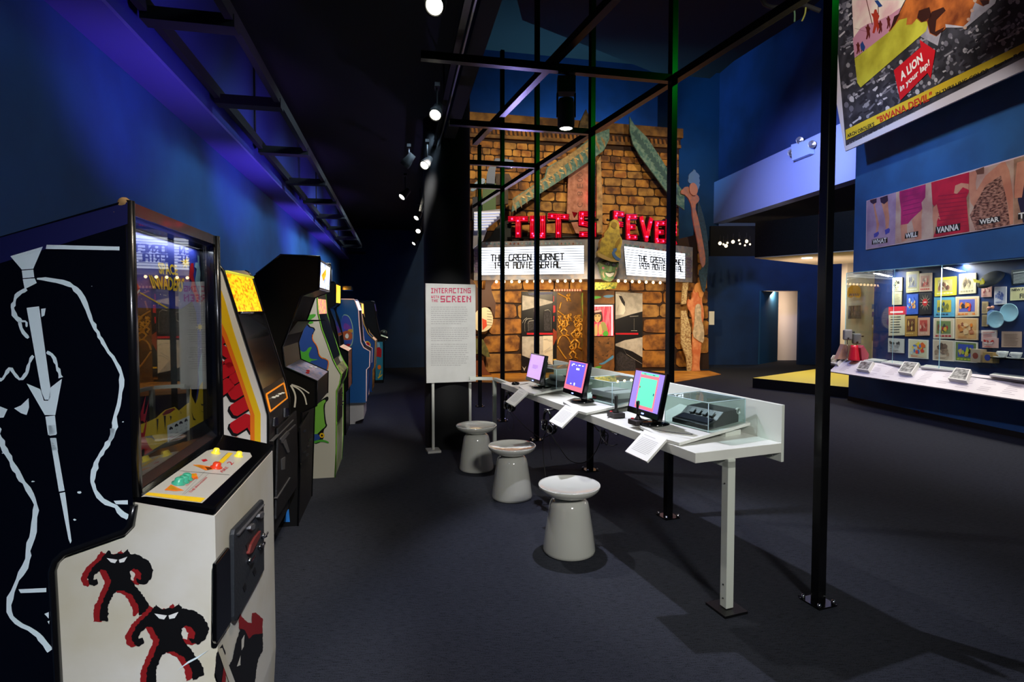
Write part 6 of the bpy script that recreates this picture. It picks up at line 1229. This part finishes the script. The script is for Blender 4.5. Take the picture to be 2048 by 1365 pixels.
for (x,y,lb) in ((1515,846,'white cup and saucer on the narrow shelf, left one'),(1625,858,'white cup with fruit on the narrow shelf, right one')):
    p=BN.pt(*k5((x,y))[0],.08); p.z=sh[0].z+.0; t=thing('cup',p,lb,'cup'); MB().lathe([(.001,0),(.03,0),(.085,.010),(.088,.014),(.001,.006)],p,WHT,24).build('saucer',t); MB().lathe([(.001,.008),(.03,.008),(.048,.04),(.055,.08),(.052,.08),(.045,.04),(.001,.016)],p,WHT,24).build('bowl',t)
    MB().tube([p+BN.d*.05+Z*.068,p+BN.d*.078+Z*.062,p+BN.d*.078+Z*.038,p+BN.d*.046+Z*.032],.005,WHT,8).build('handle',t)
for (x0,y0,x1,y1,hx,lb,bl_) in ((1265,795,1345,900,'c4ae92','tan printed carton below the lobby cards','9a4a3a'),(1362,820,1445,905,'b8945a','small box with a blue round badge','3a4aa0')):
    P=[BN.pt(u,v,.10) for u,v in k5(*rq(x0,y0,x1,y1,6))]; mb=MB(); mb.prism(P,-BN.n*.09,flat('box_'+hx,hx)); c_=sum(P,V(0,0,0))/4+BN.n*.001
    mb.face([c_+BN.d*.04*math.cos(i*.5)+Z*.04*math.sin(i*.5) for i in range(12)],flat('ink_'+bl_,bl_)); tag(mb.build('carton'),lb,'box')
p=BN.pt(*k5((1390,530))[0],.04); t=thing('paper_figure',p,'pale blue paper doll pair left of the plates','figure'); MB().prism([BN.pt(u,v,.05) for u,v in k5((1372,500),(1400,480),(1430,490),(1420,540),(1385,560),(1382,600),(1368,600))],-BN.n*.01,mat('paper_blue',(120,150,200),.5)).build('body',t)
for (x,y) in ((1385,468),(1415,462)): MB().ball(BN.pt(*k5((x,y))[0],.05),.02,PHO['skin'],8).build('head',t)
# ================================================================== CAMERA AND LIGHT
cam = bpy.data.cameras.new('camera'); co = bpy.data.objects.new('camera',cam); C.objects.link(co); bpy.context.scene.camera = co
co.location = EYE; co.rotation_euler = (math.pi/2-PIT,0,0); cam.sensor_fit='HORIZONTAL'; cam.sensor_width = 36; cam.lens = F/2048*36; cam.shift_y = (PY-682.5)/2048; cam.clip_start=.05; cam.clip_end=60
def spot(p, tgt, e, col, ang=50, blend=.6, size=.05):
    l = bpy.data.lights.new('spot','SPOT'); l.energy = e; l.color = [lin(c) for c in col]; l.spot_size = math.radians(ang); l.spot_blend = blend; l.shadow_soft_size = size
    o = bpy.data.objects.new('spot_light',l); C.objects.link(o); o.location = p; d = V(*tgt)-V(*p) if not isinstance(tgt,Vector) else tgt-V(*p); o.rotation_euler = d.to_track_quat('-Z','Y').to_euler(); return o
def area(p, tgt, e, col, sx, sy):
    l = bpy.data.lights.new('area','AREA'); l.shape='RECTANGLE'; l.size=sx; l.size_y=sy; l.energy=e; l.color=[lin(c) for c in col]
    o = bpy.data.objects.new('area_light',l); C.objects.link(o); o.location = p; d = V(*tgt)-V(*p); o.rotation_euler = d.to_track_quat('-Z','Y').to_euler(); return o
W = bpy.data.worlds.new('world'); bpy.context.scene.world = W; W.use_nodes = True; W.node_tree.nodes['Background'].inputs[0].default_value = (.10,.13,.25,1); W.node_tree.nodes['Background'].inputs[1].default_value = .25
WARM=(255,236,208); NEU=(250,246,240); BLU=(110,160,255); PUR=(130,100,255)
# left wall washers (blue) and soffit uplight (purple)
BLW=(196,228,255); PUR=(150,120,255)
for s_,e,z in ((.6,3,1.9),(2.6,20,1.8),(4.4,44,1.85),(6.6,56,1.9),(9.2,40,1.9)):
    spot(row(s_,1.0,3.3), row(s_+.9,WT,z), e*6.0, BLW, 85, 1, .15)
for s_,e in ((-.2,4),(1.6,6),(3.6,9),(6,10),(8.5,8)):
    spot(row(s_,.3,1.95), row(s_+.3,WT+.15,2.85), e*8, PUR, 80, 1, .1)
# track spots on the arcade row, raking along it, and an added fill
spot(V(.9,-1.3,3.4), row(0,-.15,1.05), 3600, (238,242,255), 31, .7, .08)
spot(V(1.5,-1.7,3.3), (.75,3.7,.45), 620, NEU, 40, .9, .3)  # added fill from behind the camera, brightens stools and table
spot(row(.3,1.0,3.1), row(.35,.1,.85), 75, WARM, 50, .7, .05)
spot(row(.5,.9,3.1), row(1.65,-.15,1.2), 170, WARM, 42, .7, .05)
spot(row(1.9,1.0,3.1), row(2.2,0,.8), 60, WARM, 45, .7, .05)
spot(row(2.4,.9,3.1), row(3.65,.0,1.0), 200, WARM, 40, .7, .05)
spot(row(4.2,1.0,3.1), row(5.95,.1,1.1), 160, NEU, 40, .7, .05)
spot(row(7.0,1.0,3.1), row(8.9,.1,1.1), 150, NEU, 40, .7, .05)
# spots on the stools, the table and the floor, with an added floor wash
spot(V(-.42,2.75,3.05), (1.1,3.2,.8), 50, NEU, 50, .6, .03)
spot(V(-.62,4.25,3.0), (.95,3.5,.7), 120, NEU, 46, .5, .03)
spot(V(-.45,5.3,2.95), (.35,4.9,.6), 120, NEU, 46, .6, .03)
spot(V(-.1,2.6,3.1), (-.66,5.65,1.3), 480, NEU, 22, .6, .05)
spot(V(.376,3.81,2.66), (.84,3.05,0), 210, (235,235,255), 70, .5, .02)
spot(V(-.95,7.9,3.0), (-1.4,8.2,0), 70, (165,160,255), 70, 1, .1)  # added purple wash for the far left floor, no fixture
area((row(.317,-.024,1.70)),row(.317,-.030,1.2),.9,(245,245,255),.5,.012)
# facade
FC=(255,232,188)
for x in (-.6,1.6,3.8):
    spot(V(x+.4,8.2,5.6), (x,13,3.9), 480, FC, 70, .9, .1)
for x in (-.1,1.6,3.4):
    spot(V(x,10.9,2.1), (x,13.2,.9), 170, (255,228,185), 110, .9, .1)
area((.9,14.6,5.0),(.9,16,7.0),460,(110,190,240),4.2,.3)
spot(V(.1,11.6,.5), (.1,7.6,3.1), 160, (170,160,255), 46, .9, .1)  # added lavender uplight, brightens the undersides of the frame beams
# right wall and posters
spot(V(2.2,5.4,5.6), (5.3,7.6,5.4), 520, NEU, 60, .8, .1)
spot(V(2.8,5.0,4.6), (5.6,6.9,2.9), 260, NEU, 46, .8, .1)
spot(V(2.6,7.4,4.8), (5.6,8.4,2.8), 260, (150,190,255), 75, 1, .1)
spot(V(2.2,3.6,4.2), (5.6,5.2,.9), 300, (230,225,255), 60, .9, .1)
for y in (8.3,7.2,6.1,5.0):
    gx=5.39+(8.85-y)*.178; area((gx+.12,y,2.07),(gx+.30,y,.8),32,(255,244,230),.08,.9)
# floor right and behind
spot(V(2.4,8.4,5.6), (2.6,8.8,0), 520, (170,165,255), 80, 1, .2)
spot(V(3.4,5.0,5.4), (3.2,5.4,0), 90, (190,200,255), 80, 1, .2)
spot(V(4.4,1.4,4.7), (1.3,3.6,3.7), 26, (20,255,70), 60, .9, .05)
spot(V(2.6,.4,3.2), (1.6,2.9,.8), 9, (120,255,170), 50, .9, .1)
spot(V(3.6,9.0,5.0), (6.3,11.8,4.4), 1500, (176,186,255), 56, 1, .2)
spot(V(7.2,13.2,3.4), (6.1,14.9,.9), 70, (120,200,255), 44, .3, .05)
area((6.0,11.2,2.44),(6.0,11.2,0),50,(255,235,200),1.2,1.2)
spot(V(5.6,10.4,1.2), (6.4,11.2,2.5), 90, (255,225,195), 120, 1, .2)
spot(V(6.6,10.6,2.6),(7.1,11.5,1.5),40,(255,235,215),110,1,.1)
area((7.1,15.5,2.0),(7.1,16.2,1.0),80,(255,225,195),.8,.4)
sc = bpy.context.scene; sc.view_settings.view_transform='Standard'; sc.view_settings.look='None'; sc.view_settings.gamma=1; sc.view_settings.exposure=0; sc.view_settings.use_curve_mapping=False
try:
    sc.cycles.max_bounces=8; sc.cycles.diffuse_bounces=3; sc.cycles.glossy_bounces=4; sc.cycles.transparent_max_bounces=12; sc.cycles.caustics_reflective=False; sc.cycles.caustics_refractive=False; sc.cycles.use_denoising=True
    sc.cycles.sample_clamp_indirect=6
except Exception: pass
